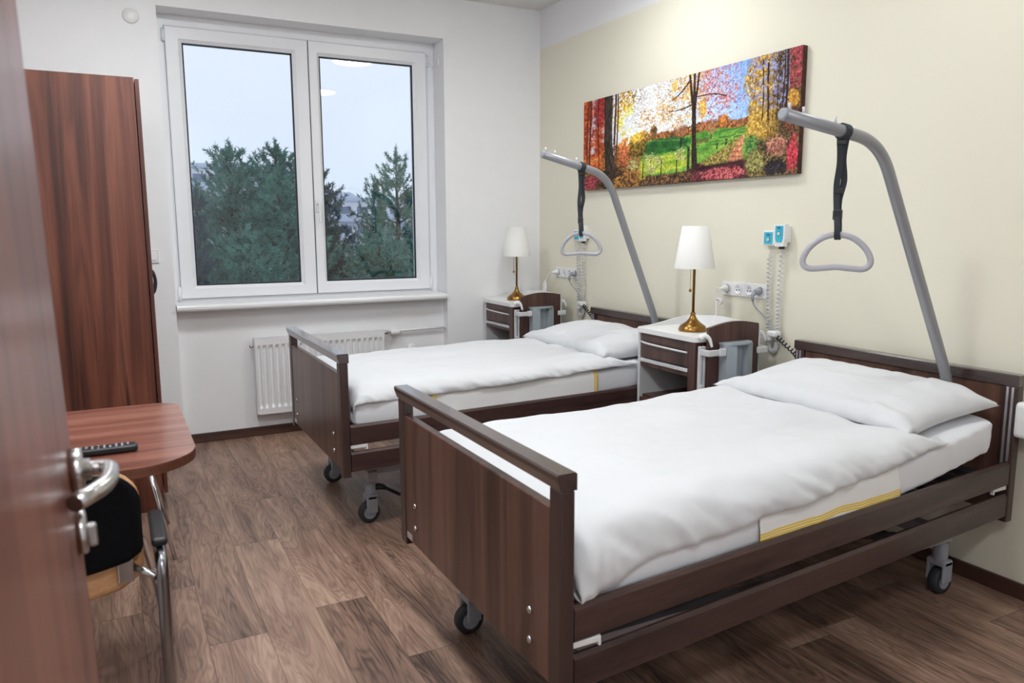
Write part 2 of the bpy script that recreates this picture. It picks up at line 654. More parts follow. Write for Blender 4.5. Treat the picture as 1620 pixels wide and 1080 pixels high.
# ------------------------------------------------------------------ the room
XL, YF, H = -3.33, -6.2, 2.887           # left wall, far front wall, ceiling height
NX0, NX1, NZ = -2.535, -0.755, 2.62      # window niche
ND = 0.08                                # niche depth under the sill
struct('floor', box(XL - 0.2, 0.2, YF - 0.2, 0.36, -0.1, 0.0), 'floor')
struct('ceiling', box(XL - 0.2, 0.2, YF - 0.2, 0.36, H, H + 0.1), 'ceiling')
struct('wall_right', box(0.0, 0.2, YF - 0.2, 0.36, 0.0, H), 'cream_wall')
struct('wall_left', box(XL - 0.2, XL, YF - 0.2, 0.36, 0.0, H), 'white_wall')
bm = bmesh.new()
bx(bm, XL, NX0, 0, 0.36, 0, H)
bx(bm, NX1, 0, 0, 0.36, 0, H)
bx(bm, NX0, NX1, 0, 0.36, NZ, H)
bx(bm, NX0, NX1, ND, 0.36, 0, 0.845)
struct('wall_back', bm, 'white_wall')
struct('wall_front', box(XL, 0, YF - 0.2, YF, 0, H), 'white_wall')
struct('wall_entry', box(XL, -3.02, -5.0, -4.85, 0, H), 'white_wall')
bm = bmesh.new()
bx(bm, NX0, NX1, ND - 0.015, ND - 0.001, 0.0005, 0.06, 0.003)
struct('baseboard_niche', bm, 'baseboard')
bm = bmesh.new()
bx(bm, NX1 + 0.001, -0.016, -0.015, -0.001, 0.0005, 0.06, 0.003)
bx(bm, XL + 0.001, NX0 - 0.001, -0.015, -0.001, 0.0005, 0.06, 0.003)
struct('baseboard_back', bm, 'baseboard')
struct('baseboard_right', box(-0.015, -0.001, YF, -0.0005, 0.0005, 0.06, 0.003), 'baseboard_y')

# ------------------------------------------------------------------ window
win = struct_empty('window_1', (-1.645, 0.19, 0.9))
FY = 0.185
bm = bmesh.new()
for a in ((NX0 + 0.001, NX0 + 0.06, 0.893, NZ - 0.001), (NX1 - 0.075, NX1 - 0.001, 0.893, NZ - 0.001)):
    bx(bm, a[0], a[1], FY, 0.26, a[2], a[3])
bx(bm, NX0 + 0.06, NX1 - 0.075, FY, 0.26, 0.893, 0.925)
bx(bm, NX0 + 0.06, NX1 - 0.075, FY, 0.26, 2.54, NZ - 0.001)
obj('window_frame', bm, 'upvc', win)


def sash(x0, x1, gx0, gx1, hinge_x, side):
    z0, z1, gz0, gz1 = 0.912, 2.553, 0.991, 2.465
    y0, y1 = 0.168, 0.24
    bm = bmesh.new()
    # four mitred members with a sloped glazing bead
    def member(o1, o2, i1, i2):
        prof = [(0, y1), (0, y0 + 0.004), (0.06, y0), (0.78, y0), (0.86, y0 + 0.008), (1.0, y0 + 0.018), (1.0, y1)]
        A = [bm.verts.new((o1[0] + (i1[0] - o1[0]) * t, y, o1[1] + (i1[1] - o1[1]) * t)) for t, y in prof]
        B = [bm.verts.new((o2[0] + (i2[0] - o2[0]) * t, y, o2[1] + (i2[1] - o2[1]) * t)) for t, y in prof]
        for k in range(len(prof) - 1):
            bm.faces.new((A[k], A[k + 1], B[k + 1], B[k]))
        bm.faces.new((A[-1], A[0], B[0], B[-1]))
        bm.faces.new(A[::-1])
        bm.faces.new(B)
    member((x0, z0), (x1, z0), (gx0, gz0), (gx1, gz0))
    member((x1, z0), (x1, z1), (gx1, gz0), (gx1, gz1))
    member((x1, z1), (x0, z1), (gx1, gz1), (gx0, gz1))
    member((x0, z1), (x0, z0), (gx0, gz1), (gx0, gz0))
    s = obj('sash', bm, 'upvc', win)
    sl = bmesh.new()
    for (a, b, c, d) in ((x0 - 0.0022, x0 + 0.02, z0 - 0.0022, z1 + 0.0022), (x1 - 0.02, x1 + 0.0022, z0 - 0.0022, z1 + 0.0022), (x0 + 0.02, x1 - 0.02, z0 - 0.0022, z0 + 0.02), (x0 + 0.02, x1 - 0.02, z1 - 0.02, z1 + 0.0022)):
        bx(sl, a, b, 0.1765, 0.1846, c, d)
    obj('edge_seal', sl, 'seal', s)
    g = bmesh.new()
    w = 0.009
    for (a, b, c, d) in ((gx0, gx0 + w, gz0, gz1), (gx1 - w, gx1, gz0, gz1), (gx0, gx1, gz0, gz0 + w), (gx0, gx1, gz1 - w, gz1)):
        bx(g, a, b, 0.192, 0.205, c, d)
    obj('gasket', g, 'gasket', s)
    p = bmesh.new()
    bx(p, gx0 + 0.002, gx1 - 0.002, 0.2, 0.204, gz0 + 0.002, gz1 - 0.002)
    obj('pane', p, 'glass', s)
    for zz, hh in ((2.50, 0.075), (0.945, 0.09)):
        hb = bmesh.new()
        lathe(hb, [(0.008, -hh / 2), (0.008, hh / 2)], (hinge_x, 0.172, zz), 12)
        bx(hb, hinge_x - 0.012, hinge_x + 0.012, 0.173, 0.186, zz - hh / 2 + 0.006, zz + hh / 2 - 0.006, 0.002)
        obj('hinge', hb, 'upvc', s)
    return s


sash(-2.487, -1.6385, -2.393, -1.736, -2.497, 0)
rs = sash(-1.6315, -0.818, -1.563, -0.914, -0.808, 1)
hb = bmesh.new()
bx(hb, -1.625, -1.591, 0.158, 0.168, 1.455, 1.535, 0.004)
lathe(hb, [(0.011, 0.0), (0.011, -0.035), (0.009, -0.04)], (-1.608, 0.158, 1.508), 14, 'Y')
bx(hb, -1.618, -1.598, 0.112, 0.126, 1.39, 1.52, 0.006, 3)
obj('handle', hb, 'whiteplast', rs)
# sill with a rounded nose
bm = bmesh.new()
pr = [(0.184, 0.893), (-0.012, 0.888), (-0.022, 0.884), (-0.027, 0.875), (-0.027, 0.862), (-0.022, 0.852), (-0.012, 0.848), (0.079, 0.848), (0.079, 0.8465), (0.184, 0.8465)]
prism(bm, pr, NX1 - NX0 - 0.014, 'X', NX0 + 0.003)
obj('window_sill', bm, 'sill', win)
c_ = tag(obj('window_contact', box(-0.768, -0.7555, 0.075, 0.1, 2.46, 2.5, 0.003), 'whiteplast', org=(-0.76, 0.09, 2.48)),
         'tiny white plastic contact on the upper right side of the window recess', 'sensor')

# ------------------------------------------------------------------ entrance door, opened into the room
DX, DY0, DY1 = -2.928, -4.80, -3.962      # room-side face, hinge edge, free edge
door = struct_empty('door_1', (DX, DY0, 0))
LEAN = -0.0265                            # the leaf hangs slightly out of true
def lean(bm):
    for v in bm.verts:
        v.co.x += (v.co.z - 1.05) * LEAN * -1.0 * -1.0
    return bm
bm = box(DX - 0.042, DX, DY0, DY1, 0.012, 2.03, 0.003)
obj('door_leaf', lean(bm), 'doorwood', door)
RY, RZ = DY1 - 0.058, 1.062
bm = bmesh.new()
lathe(bm, [(0.027, 0.0005), (0.027, 0.012), (0.025, 0.014), (0.013, 0.014), (0.013, 0.022)], (DX, RY, RZ), 28, 'X')
obj('handle_rose', lean(bm), 'satin', door)
bm = bmesh.new()
tube(bm, fillet([(DX + 0.011, RY, RZ), (DX + 0.044, RY, RZ), (DX + 0.042, RY - 0.06, RZ - 0.003), (DX + 0.008, RY - 0.118, RZ - 0.004)], 0.03, 9), 0.0098, 16)
obj('lever_handle', lean(bm), 'satin', door)
bm = bmesh.new()
lathe(bm, [(0.027, 0.0005), (0.027, 0.008), (0.025, 0.01), (0.0, 0.01)], (DX, RY, RZ - 0.078), 28, 'X', capt=False)
bx(bm, DX + 0.009, DX + 0.021, RY - 0.006, RY + 0.006, RZ - 0.098, RZ - 0.068, 0.004)
obj('lock_cylinder', lean(bm), 'satin', door)
bm = bmesh.new()
bx(bm, -3.018, DX - 0.005, -4.99, -4.86, 0, 2.1)
struct('trim_1', bm, 'doorwood')

# ------------------------------------------------------------------ ceiling lamps, real ones and added fill
def ceiling_lamp(x, y, label, k=1.0):
    t = thing('ceiling_lamp', label, 'ceiling lamp', (x, y, H), 'round ceiling lamps')
    b = bmesh.new()
    lathe(b, [(0.19, -0.002), (0.19, -0.03), (0.185, -0.034), (0.184, -0.026)], (x, y, H), 40)
    obj('lamp_base', b, 'whiteplast', t)
    b = bmesh.new()
    lathe(b, [(0.182, -0.0265), (0.182, -0.03), (0.172, -0.037), (0.145, -0.044), (0.1, -0.049), (0.05, -0.0515), (0.004, -0.052)], (x, y, H), 40)
    obj('lamp_shade', b, emit_mat('lit_opal_glass', (0.95, 0.985, 1.0, 1), LAMP_POWER * k), t)


ceiling_lamp(-0.77, -1.72, 'round opal ceiling lamp between the window and the corner cabinet', 0.66)
ceiling_lamp(-0.66, -3.45, 'round opal ceiling lamp over the bed nearest the camera', 0.26)
ceiling_lamp(-2.55, -1.44, 'added unseen fill lamp on the ceiling in front of the wardrobe', 0.95)  # added out of view to brighten the window wall and niche
ceiling_lamp(-2.55, -3.40, 'added unseen fill lamp on the ceiling above the chair', 1.15)  # added fill for the dim left half of the room, never seen
ceiling_lamp(-2.62, -5.60, 'added unseen fill lamp on the ceiling by the room entrance', 1.15)  # added behind the camera to lift the near side of the bed

# ------------------------------------------------------------------ wardrobe
WX, WY0, WY1, WH = -2.719, -1.11, -0.16, 2.02
ward = thing('wardrobe', 'tall red-brown walnut wardrobe left of the window', 'wardrobe', (-3.02, -0.63, 0))
bm = bmesh.new()
bx(bm, XL + 0.004, WX, WY0, WY0 + 0.018, 0.0005, WH)
bx(bm, XL + 0.004, WX, WY1 - 0.018, WY1, 0.0005, WH)
bx(bm, XL + 0.004, WX, WY0 + 0.018, WY1 - 0.018, WH - 0.018, WH)
bx(bm, XL + 0.004, WX, WY0 + 0.018, WY1 - 0.018, 0.06, 0.078)
bx(bm, XL + 0.004, XL + 0.01, WY0 + 0.018, WY1 - 0.018, 0.078, WH - 0.018)
obj('carcass', bm, 'walnut', ward)
for a, b, hy in ((WY0 - 0.002, (WY0 + WY1) / 2 - 0.0015, -0.70), ((WY0 + WY1) / 2 + 0.0015, WY1, -0.57)):
    d = obj('door', box(WX + 0.004, WX + 0.021, a, b, 0.085, WH - 0.006, 0.001), 'walnut', ward)
    bm = bmesh.new()
    tube(bm, spline([(WX + 0.02, hy, 1.01), (WX + 0.042, hy, 1.03), (WX + 0.052, hy, 1.08), (WX + 0.042, hy, 1.13), (WX + 0.02, hy, 1.15)], 6), 0.006, 10)
    obj('handle', bm, 'steel', d)

# ------------------------------------------------------------------ table, remote, chair, stool
TZ = 0.74


def table_outline(g):
    """the near right corner is cut with a wider sweep than the far one"""
    x0, x1, y0, y1 = XL + 0.01, -2.69 + g, -2.915 - g, -2.115 + g
    out = [(x0, y1), (x0, y0)]
    for cx, cy, r, a0 in ((x1 - 0.17, y0 + 0.17, 0.17, -PI / 2), (x1 - 0.085, y1 - 0.085, 0.085, 0)):
        for k in range(13):
            a = a0 + PI / 2 * k / 12
            out.append((cx + r * math.cos(a), cy + r * math.sin(a)))
    return out


tab = thing('table', 'red-brown table with rounded corners in front of the wardrobe', 'table', (-3.0, -2.52, 0))
bm = bmesh.new()
prism(bm, table_outline(0.0), 0.027, 'Z', TZ - 0.028)
obj('tabletop', bm, 'walnut_x', tab)
bm = bmesh.new()
prism(bm, table_outline(0.0006), 0.024, 'Z', TZ - 0.0275)
obj('edge_band', bm, 'walnut_edge', tab)
bm = bmesh.new()
bx(bm, XL + 0.06, -2.86, -2.83, -2.81, TZ - 0.075, TZ - 0.029)
obj('apron', bm, 'steel', tab)
bm = bmesh.new()
bx(bm, XL + 0.06, -2.86, -2.22, -2.20, TZ - 0.075, TZ - 0.029)
obj('apron', bm, 'steel', tab)
for (tx, ty, fx_, fy_) in ((-3.12, -2.24, -3.14, -2.2), (-3.12, -2.78, -3.14, -2.83), (XL + 0.1, -2.78, XL + 0.06, -2.83), (XL + 0.1, -2.3, XL + 0.06, -2.25)):
    bm = bmesh.new()
    tube(bm, [(tx, ty, TZ - 0.029), (fx_, fy_, 0.0005)], 0.014, 12)
    obj('leg', bm, 'chrome', tab)

rem = thing('remote_control', 'long black remote control lying on the red-brown table', 'remote control', (-2.93, -2.72, TZ))
bm = bmesh.new()
bx(bm, -3.035, -2.838, -2.748, -2.702, TZ + 0.0005, TZ + 0.019, 0.006, 3)
obj('case', bm, 'black', rem)
bm = bmesh.new()
for i in range(12):
    for j in range(3):
        if (i * 3 + j) % 7 == 5:
            continue
        x, y = -3.02 + i * 0.0145, -2.737 + j * 0.012
        bx(bm, x - 0.003, x + 0.003, y - 0.003, y + 0.003, TZ + 0.0185, TZ + 0.0205, 0.0008, 1)
obj('buttons', bm, 'greyplast', rem)
bm = bmesh.new()
bx(bm, -2.8385, -2.836, -2.737, -2.713, TZ + 0.004, TZ + 0.014, 0.001, 1)
obj('infrared_window', bm, 'ink', rem)

# visitor chair, its back towards the camera, tucked in at the table
ch = thing('chair', 'visitor chair with black padded back, beech shell and chrome arms', 'chair', (-3.06, -3.0, 0))
CX, CYB = -3.075, -3.225                    # centre, back plane
def back_pt(s, z, off=0.0):
    """s -1..1 across, curved shell bulging to the rear, leaning back a little"""
    x = CX + s * 0.225
    y = CYB + 0.085 * s * s - (z - 0.6) * 0.10
    n = Vector((0.3 * s, -1, 0)).normalized()
    return Vector((x, y, z)) + n * off
def shell(bm, z_lo, z_hi, hw, off0, off1, rtop, rbot, nu=26, nv=20):
    def f(side):
        def g(u, v):
            z = z_lo + (z_hi - z_lo) * v
            zt, zb = (z_hi - z), (z - z_lo)
            w = hw
            if zt < rtop:
                w = hw - rtop * 0.225 ** -1 * (1 - math.sqrt(max(0, 1 - (1 - zt / rtop) ** 2)))
            if zb < rbot:
                w = min(w, hw - rbot * 0.225 ** -1 * (1 - math.sqrt(max(0, 1 - (1 - zb / rbot) ** 2))))
            s = (u * 2 - 1) * w
            return back_pt(s, z, side)
        return g
    A = grid(bm, f(off0), nu, nv)
    B = grid(bm, f(off1), nu, nv)
    for i in range(nu - 1):
        for j, in ((0,), (nv - 1,)):
            bm.faces.new((A[i][j], A[i + 1][j], B[i + 1][j], B[i][j]))
    for j in range(nv - 1):
        for i in (0, nu - 1):
            bm.faces.new((A[i][j], A[i][j + 1], B[i][j + 1], B[i][j]))
bm = bmesh.new()
shell(bm, 0.535, 0.83, 1.0, 0.0, 0.011, 0.09, 0.05)
obj('backrest', bm, 'beech', ch)
bm = bmesh.new()
shell(bm, 0.607, 0.824, 0.975, 0.0115, 0.034, 0.085, 0.03)
obj('back_pad', bm, 'fabric', ch)
bm = bmesh.new()
prism(bm, rrect(CX - 0.22, CX + 0.22, -2.97, -2.60, 0.06), 0.010, 'Z', 0.468)
obj('seat_shell', bm, 'beech', ch)
bm = bmesh.new()
prism(bm, rrect(CX - 0.205, CX + 0.205, -2.96, -2.61, 0.06), 0.034, 'Z', 0.4785)
obj('seat_pad', bm, 'fabric', ch)
for sx in (-1, 1):
    xx = CX + sx * 0.262
    bm = bmesh.new()
    tube(bm, fillet([(xx, -3.215, 0.001), (xx, -3.235, 0.612), (xx, -3.0, 0.618)], 0.045, 8), 0.0135, 14)
    obj('arm_frame', bm, 'dull_chrome', ch)
    bm = bmesh.new()
    tube(bm, fillet([(xx + sx * 0.037, -2.44, 0.001), (xx - sx * 0.03, -2.62, 0.457), (CX + sx * 0.16, -2.80, 0.457)], 0.05, 8), 0.0095, 12)
    obj('leg', bm, 'chrome', ch)
    bm = bmesh.new()
    bx(bm, xx - 0.017, xx + 0.017, -3.20, -2.985, 0.6275, 0.648, 0.008, 3)
    obj('armrest', bm, 'black', ch)
    bm = bmesh.new()
    bx(bm, CX + sx * 0.172, CX + sx * 0.205, CYB + 0.03, CYB + 0.045, 0.555, 0.625, 0.003)
    tube(bm, [(CX + sx * 0.20, CYB + 0.055, 0.585), (xx - sx * 0.012, -3.225, 0.57)], 0.008, 10)
    obj('back_bracket', bm, 'satin', ch)

st = thing('stool', 'low stool with thin chrome legs half hidden behind the table', 'stool', (-2.93, -1.53, 0))
bm = bmesh.new()
lathe(bm, [(0.16, 0.43), (0.17, 0.44), (0.17, 0.455), (0.16, 0.465)], (-2.93, -1.53, 0), 28)
obj('seat', bm, 'fabric', st)
for sx in (-1, 1):
    for sy in (-1, 1):
        bm = bmesh.new()
        tube(bm, [(-2.93 + sx * 0.13, -1.53 + sy * 0.12, 0.43), (-2.93 + sx * 0.213, -1.53 + sy * 0.218, 0.0005)], 0.0085, 10)
        obj('leg', bm, 'chrome', st)

# ------------------------------------------------------------------ radiator in the niche
RX0, RX1, RZ0, RZ1, RYF = -2.093, -1.228, 0.157, 0.648, -0.008
rad = thing('radiator', 'white ribbed panel radiator under the window', 'radiator', ((RX0 + RX1) / 2, 0.02, RZ0))
bm = bmesh.new()
NR = 22
def rad_pt(u, v):
    x = RX0 + 0.004 + (RX1 - RX0 - 0.008) * u
    z = RZ0 + (RZ1 - RZ0) * v
    ph = (u * NR) % 1.0
    edge = min(v, 1 - v)
    msk = max(0.0, min(1.0, (edge - 0.085) / 0.03))
    if u < 0.018 or u > 0.982:
        msk = 0
    groove = 0.014 * msk * (1 if 0.36 < ph < 0.64 else max(0, 1 - abs((ph - 0.5)) / 0.3 + 0.4) if 0.22 < ph < 0.78 else 0)
    return (x, RYF + min(groove, 0.014), z)
grid(bm, rad_pt, NR * 9 + 1, 40, smooth=False)
bx(bm, RX0 + 0.004, RX1 - 0.004, RYF + 0.016, RYF + 0.02, RZ0, RZ1)
obj('front_panel', bm, 'radiator', rad, recalc=False)
bm = bmesh.new()
bx(bm, RX0 + 0.004, RX1 - 0.004, 0.045, 0.058, RZ0, RZ1)
obj('rear_panel', bm, 'radiator', rad)
for a, b in ((RX0, RX0 + 0.003), (RX1 - 0.003, RX1)):
    obj('side_cover', box(a, b, RYF, 0.058, RZ0 + 0.005, RZ1 + 0.006, 0.001, 1), 'radiator', rad)
bm = bmesh.new()
for a, b in ((RYF + 0.002, RYF + 0.012), (0.046, 0.056)):
    bx(bm, RX0 + 0.004, RX1 - 0.004, a, b, RZ1, RZ1 + 0.005)
k = RX0 + 0.01
while k < RX1 - 0.008:
    bx(bm, k, k + 0.004, RYF + 0.012, 0.046, RZ1 + 0.001, RZ1 + 0.005)
    k += 0.0115
obj('top_grille', bm, 'radiator', rad)
obj('grille_shade_box', box(RX0 + 0.006, RX1 - 0.006, RYF + 0.021, 0.044, RZ0 + 0.01, RZ1 - 0.004), 'slot', rad)  # dark box added in the hollow, its colour stands in for shade below the grille
bm = bmesh.new()
lathe(bm, [(0.012, 0), (0.014, 0.01), (0.014, 0.03), (0.009, 0.035), (0.009, 0.05)], (RX1 + 0.001, 0.03, 0.632), 14, 'X')
obj('valve', bm, 'chrome', rad)
bm = bmesh.new()
lathe(bm, [(0.012, 0), (0.02, 0.006), (0.022, 0.03), (0.021, 0.055), (0.015, 0.068), (0.004, 0.07)], (RX1 + 0.052, 0.03, 0.632), 18, 'X')
obj('thermostat_head', bm, 'whiteplast', rad)
bm = bmesh.new()
tube(bm, [(RX1 + 0.05, 0.052, 0.635), (NX1 - 0.001, 0.052, 0.64)], 0.0085, 10)
lathe(bm, [(0.016, 0), (0.016, 0.006)], (NX1 - 0.008, 0.052, 0.64), 14, 'X')
obj('supply_pipe', bm, 'radiator', rad)
bm = bmesh.new()
lathe(bm, [(0.009, 0), (0.009, 0.02), (0.004, 0.024)], (RX0 - 0.024, 0.03, 0.6), 12, 'X')
obj('vent_plug', bm, 'satin', rad)
bm = bmesh.new()
lathe(bm, [(0.032, -0.001), (0.032, -0.008), (0.026, -0.016), (0.008, -0.02)], (-1.006, ND, 0.505), 20, 'Y')
tag(obj('pipe_cover', bm, 'whiteplast', org=(-1.006, ND, 0.505)), 'small round white cover on the niche wall right of the radiator', 'cover')

# ------------------------------------------------------------------ things on the back wall
bm = bmesh.new()
lathe(bm, [(0.043, -0.001), (0.043, -0.006), (0.038, -0.012), (0.012, -0.016), (0.002, -0.016)], (-2.668, 0, 2.545), 28, 'Y')
tag(obj('vent_cover', bm, 'whiteplast', org=(-2.668, 0, 2.545)), 'round white cap high on the wall above the wardrobe', 'cover')
sw = thing('light_switch', 'square white light switch between wardrobe and window', 'switch', (-2.648, 0, 1.19))
obj('switch_frame', box(-2.69, -2.61, -0.009, -0.0005, 1.148, 1.23, 0.003), 'whiteplast', sw)
obj('rocker', box(-2.675, -2.625, -0.014, -0.0095, 1.163, 1.215, 0.002), 'upvc', sw)

# ------------------------------------------------------------------ beds
def make_bed(xf, ycf, wf, xh, ych, wh, label, zt=0.832):
    t = thing('hospital_bed', label, 'bed', ((xf + xh) / 2, (ycf + ych) / 2, 0), 'care beds')
    ym = lambda x: ycf + (ych - ycf) * (x - xf) / (xh - xf)
    hw = lambda x: (wf + (wh - wf) * (x - xf) / (xh - xf)) / 2
    zc = zt - 0.04

    def board(x, sgn, yc, w, foot):
        """sgn: direction from the bed to the outside along x"""
        xi = x                         # inner face
        hb = w / 2
        capn, postn, panel = ('footboard_cap', 'footboard_post', 'footboard') if foot else ('headboard_cap', 'headboard_post', 'headboard')
        p = bmesh.new()
        pw = 0.052
        px0, px1 = sorted((xi, xi + sgn * 0.036))
        pan = bmesh.new()
        q0, q1 = sorted((xi + sgn * 0.008, xi + sgn * 0.034))
        ztp = 0.742 if foot else zc - 0.002
        bx(pan, q0, q1, yc - hb + pw + 0.001, yc + hb - pw - 0.001, 0.322, ztp, 0.003)
        po = obj(panel, pan, 'bedpanel', t)
        cap = bmesh.new()
        outer, inner = xi + sgn * 0.048, xi - sgn * 0.003
        prof = [(inner, zc), (inner, zt - 0.004), (inner + sgn * 0.004, zt), (outer - sgn * 0.004, zt), (outer, zt - 0.004), (outer - sgn * 0.002, zc + 0.024), (outer - sgn * 0.011, zc)]
        A = [cap.verts.new((a, yc - hb - 0.002, b)) for a, b in prof]
        B = [cap.verts.new((a, yc + hb + 0.002, b)) for a, b in prof]
        cap.faces.new(A)
        cap.faces.new(B[::-1])
        for k in range(len(prof)):
            cap.faces.new((A[k], A[(k + 1) % len(prof)], B[(k + 1) % len(prof)], B[k]))
        obj(capn, cap, 'bedwood_y', t)
        for s in (-1, 1):
            a, b = sorted((yc + s * hb, yc + s * (hb - pw)))
            obj(postn, box(px0, px1, a, b, 0.295, zc - 0.0005, 0.005, 2), 'bedwood_z', t)
            if foot:
                for zb in (0.385, 0.46):
                    bb = bmesh.new()
                    lathe(bb, [(0.0095, 0.0005), (0.0095, 0.003), (0.006, 0.006), (0.001, 0.0065)], (0, 0, 0), 16, 'X')
                    for v in bb.verts:
                        v.co.x = (q0 if sgn < 0 else q1) + sgn * v.co.x
                        v.co.y += yc + s * (hb - pw - 0.09)
                        v.co.z += zb
                    obj('bolt', bb, 'chrome', t)
            else:
                st_ = bmesh.new()
                for dy in (0.016, 0.034):
                    bx(st_, xi - sgn * 0.004, xi - sgn * 0.0005, yc + s * (hb - dy) - 0.004, yc + s * (hb - dy) + 0.004, 0.5, zc - 0.004)
                obj('aluminium_strip', st_, 'alu', t)
        if foot:
            pl = bmesh.new()
            bx(pl, q0 - 0.002, q0 - 0.0003, yc + hb - pw - 0.055, yc + hb - pw - 0.01, 0.328, 0.348)
            obj('rating_plate', pl, 'alu', t)
    board(xf, -1, ycf, wf, True)
    board(xh, 1, ych, wh, False)
    # side rails
    def rail(s, z0, z1):
        b = bmesh.new()
        xa, xb = xf + 0.002, xh - 0.006
        oy = 0.013
        for xx in (xa, xb):
            pass
        pr = [(-0.011, z0 + 0.004), (-0.007, z0), (0.007, z0), (0.011, z0 + 0.004), (0.011, z1 - 0.01), (0.004, z1), (-0.004, z1), (-0.011, z1 - 0.01)]
        A = [b.verts.new((xa, ym(xa) + s * (hw(xa) - oy) + a, z)) for a, z in pr]
        B = [b.verts.new((xb, ym(xb) + s * (hw(xb) - oy) + a, z)) for a, z in pr]
        n = len(pr)
        for k in range(n):
            b.faces.new((A[k], A[(k + 1) % n], B[(k + 1) % n], B[k]))
        b.faces.new(A[::-1])
        b.faces.new(B)
        return obj('side_rail', b, 'bedwood', t)
    for s in (-1, 1):
        rail(s, 0.435, 0.522)
        rail(s, 0.318, 0.404)
        for xx, d in ((xf + 0.002, 1), (xh - 0.005, -1)):
            b = bmesh.new()
            yy = ym(xx) + s * (hw(xx) - 0.013)
            a0, a1 = sorted((xx, xx + d * 0.075))
            bx(b, a0, a1, yy - 0.006, yy + 0.006, 0.419, 0.434, 0.002)
            e0, e1 = sorted((xx + d * 0.068, xx + d * 0.075))
            bx(b, e0, e1, yy - 0.006, yy + 0.006, 0.41, 0.419, 0.001)
            obj('rail_bracket', b, 'whiteplast', t)
    # deck and under-frame
    b = bmesh.new()
    for i in range(14):
        x = xf + 0.09 + i * (xh - xf - 0.2) / 13
        bx(b, x - 0.035, x + 0.035, ym(x) - 0.43, ym(x) + 0.43, 0.468, 0.486, 0.002)
    for s in (-1, 1):
        bx(b, xf + 0.04, xh - 0.04, (ycf + ych) / 2 + s * 0.37 - 0.015, (ycf + ych) / 2 + s * 0.37 + 0.015, 0.425, 0.468)
    obj('slatted_deck', b, 'steel', t)
    b = bmesh.new()
    cym = (ycf + ych) / 2
    for s in (-1, 1):
        bx(b, xf + 0.13, xh - 0.13, cym + s * 0.30 - 0.02, cym + s * 0.30 + 0.02, 0.215, 0.25)
    for x in (xf + 0.14, xh - 0.14):
        bx(b, x - 0.022, x + 0.022, ym(x) - 0.36, ym(x) + 0.36, 0.205, 0.252)
    obj('base_frame', b, 'greymetal', t)
    b = bmesh.new()
    for s in (-1, 1):
        for (p, q) in (((xf + 0.35, 0.25), (xh - 0.6, 0.43)), ((xh - 0.35, 0.25), (xf + 0.6, 0.43))):
            tube(b, [(p[0], cym + s * 0.24, p[1]), (q[0], cym + s * 0.24, q[1])], 0.013, 8)
    obj('lifting_scissor', b, 'steel', t)
    obj('motor', box(-1.25, -0.85, cym - 0.07, cym + 0.07, 0.30, 0.40, 0.015), 'black', t)
    for x, d in ((xf + 0.14, -1), (xh - 0.14, 1)):
        for s in (-1, 1):
            y = ym(x) + (0.335 if (d < 0 and s > 0) else s * (0.31 if d < 0 else 0.345))
            c = bmesh.new()
            lathe(c, [(0.024, 0.12), (0.026, 0.125), (0.026, 0.204)], (x, y, 0), 18)
            bx(c, x - 0.026, x + 0.026, y - 0.024 - 0.012, y - 0.024, 0.05, 0.135, 0.006)
            bx(c, x - 0.026, x + 0.026, y + 0.024, y + 0.024 + 0.012, 0.05, 0.135, 0.006)
            bx(c, x - 0.026, x + 0.026, y - 0.036, y + 0.036, 0.112, 0.138, 0.008)
            cs = obj('castor', c, 'greyplast', t)
            w = bmesh.new()
            lathe(w, [(0.03, -0.019), (0.046, -0.018), (0.05, -0.011), (0.05, 0.011), (0.046, 0.018), (0.03, 0.019)], (x + 0.008 * d, y, 0.0505), 28, 'Y')
            obj('wheel', w, 'rubber', cs)
            hb = bmesh.new()
            lathe(hb, [(0.029, -0.021), (0.029, 0.021)], (x + 0.008 * d, y, 0.0505), 22, 'Y')
            obj('hub', hb, 'greyplast', cs)
            if s < 0 and d < 0:
                lv = bmesh.new()
                tube(lv, spline([(x + 0.024, y, 0.165), (x + 0.06, y - 0.01, 0.16), (x + 0.15, y + 0.02, 0.10)], 5), [0.016] * 4 + [0.014] * 2 + [0.008] * 5, 10)
                obj('brake_lever', lv, 'black', cs)
    return t, ym, hw


NEAR = dict(xf=-2.015, ycf=-3.188, wf=1.052, xh=-0.085, ych=-3.045, wh=0.995)
FAR = dict(xf=-2.018, ycf=-1.425, wf=1.027, xh=-0.085, ych=-1.335, wh=1.0)
bedn, ymn, hwn = make_bed(**NEAR, label='dark brown care bed nearest the camera, on castors')
bedf, ymf, hwf = make_bed(**FAR, label='dark brown care bed standing nearer the window')

MZ0, MZ1 = 0.487, 0.628

def raised(x):
    """the head section of the deck is tilted up a little"""
    return 0.075 * max(0.0, (x + 0.80) / 0.68) ** 1.3


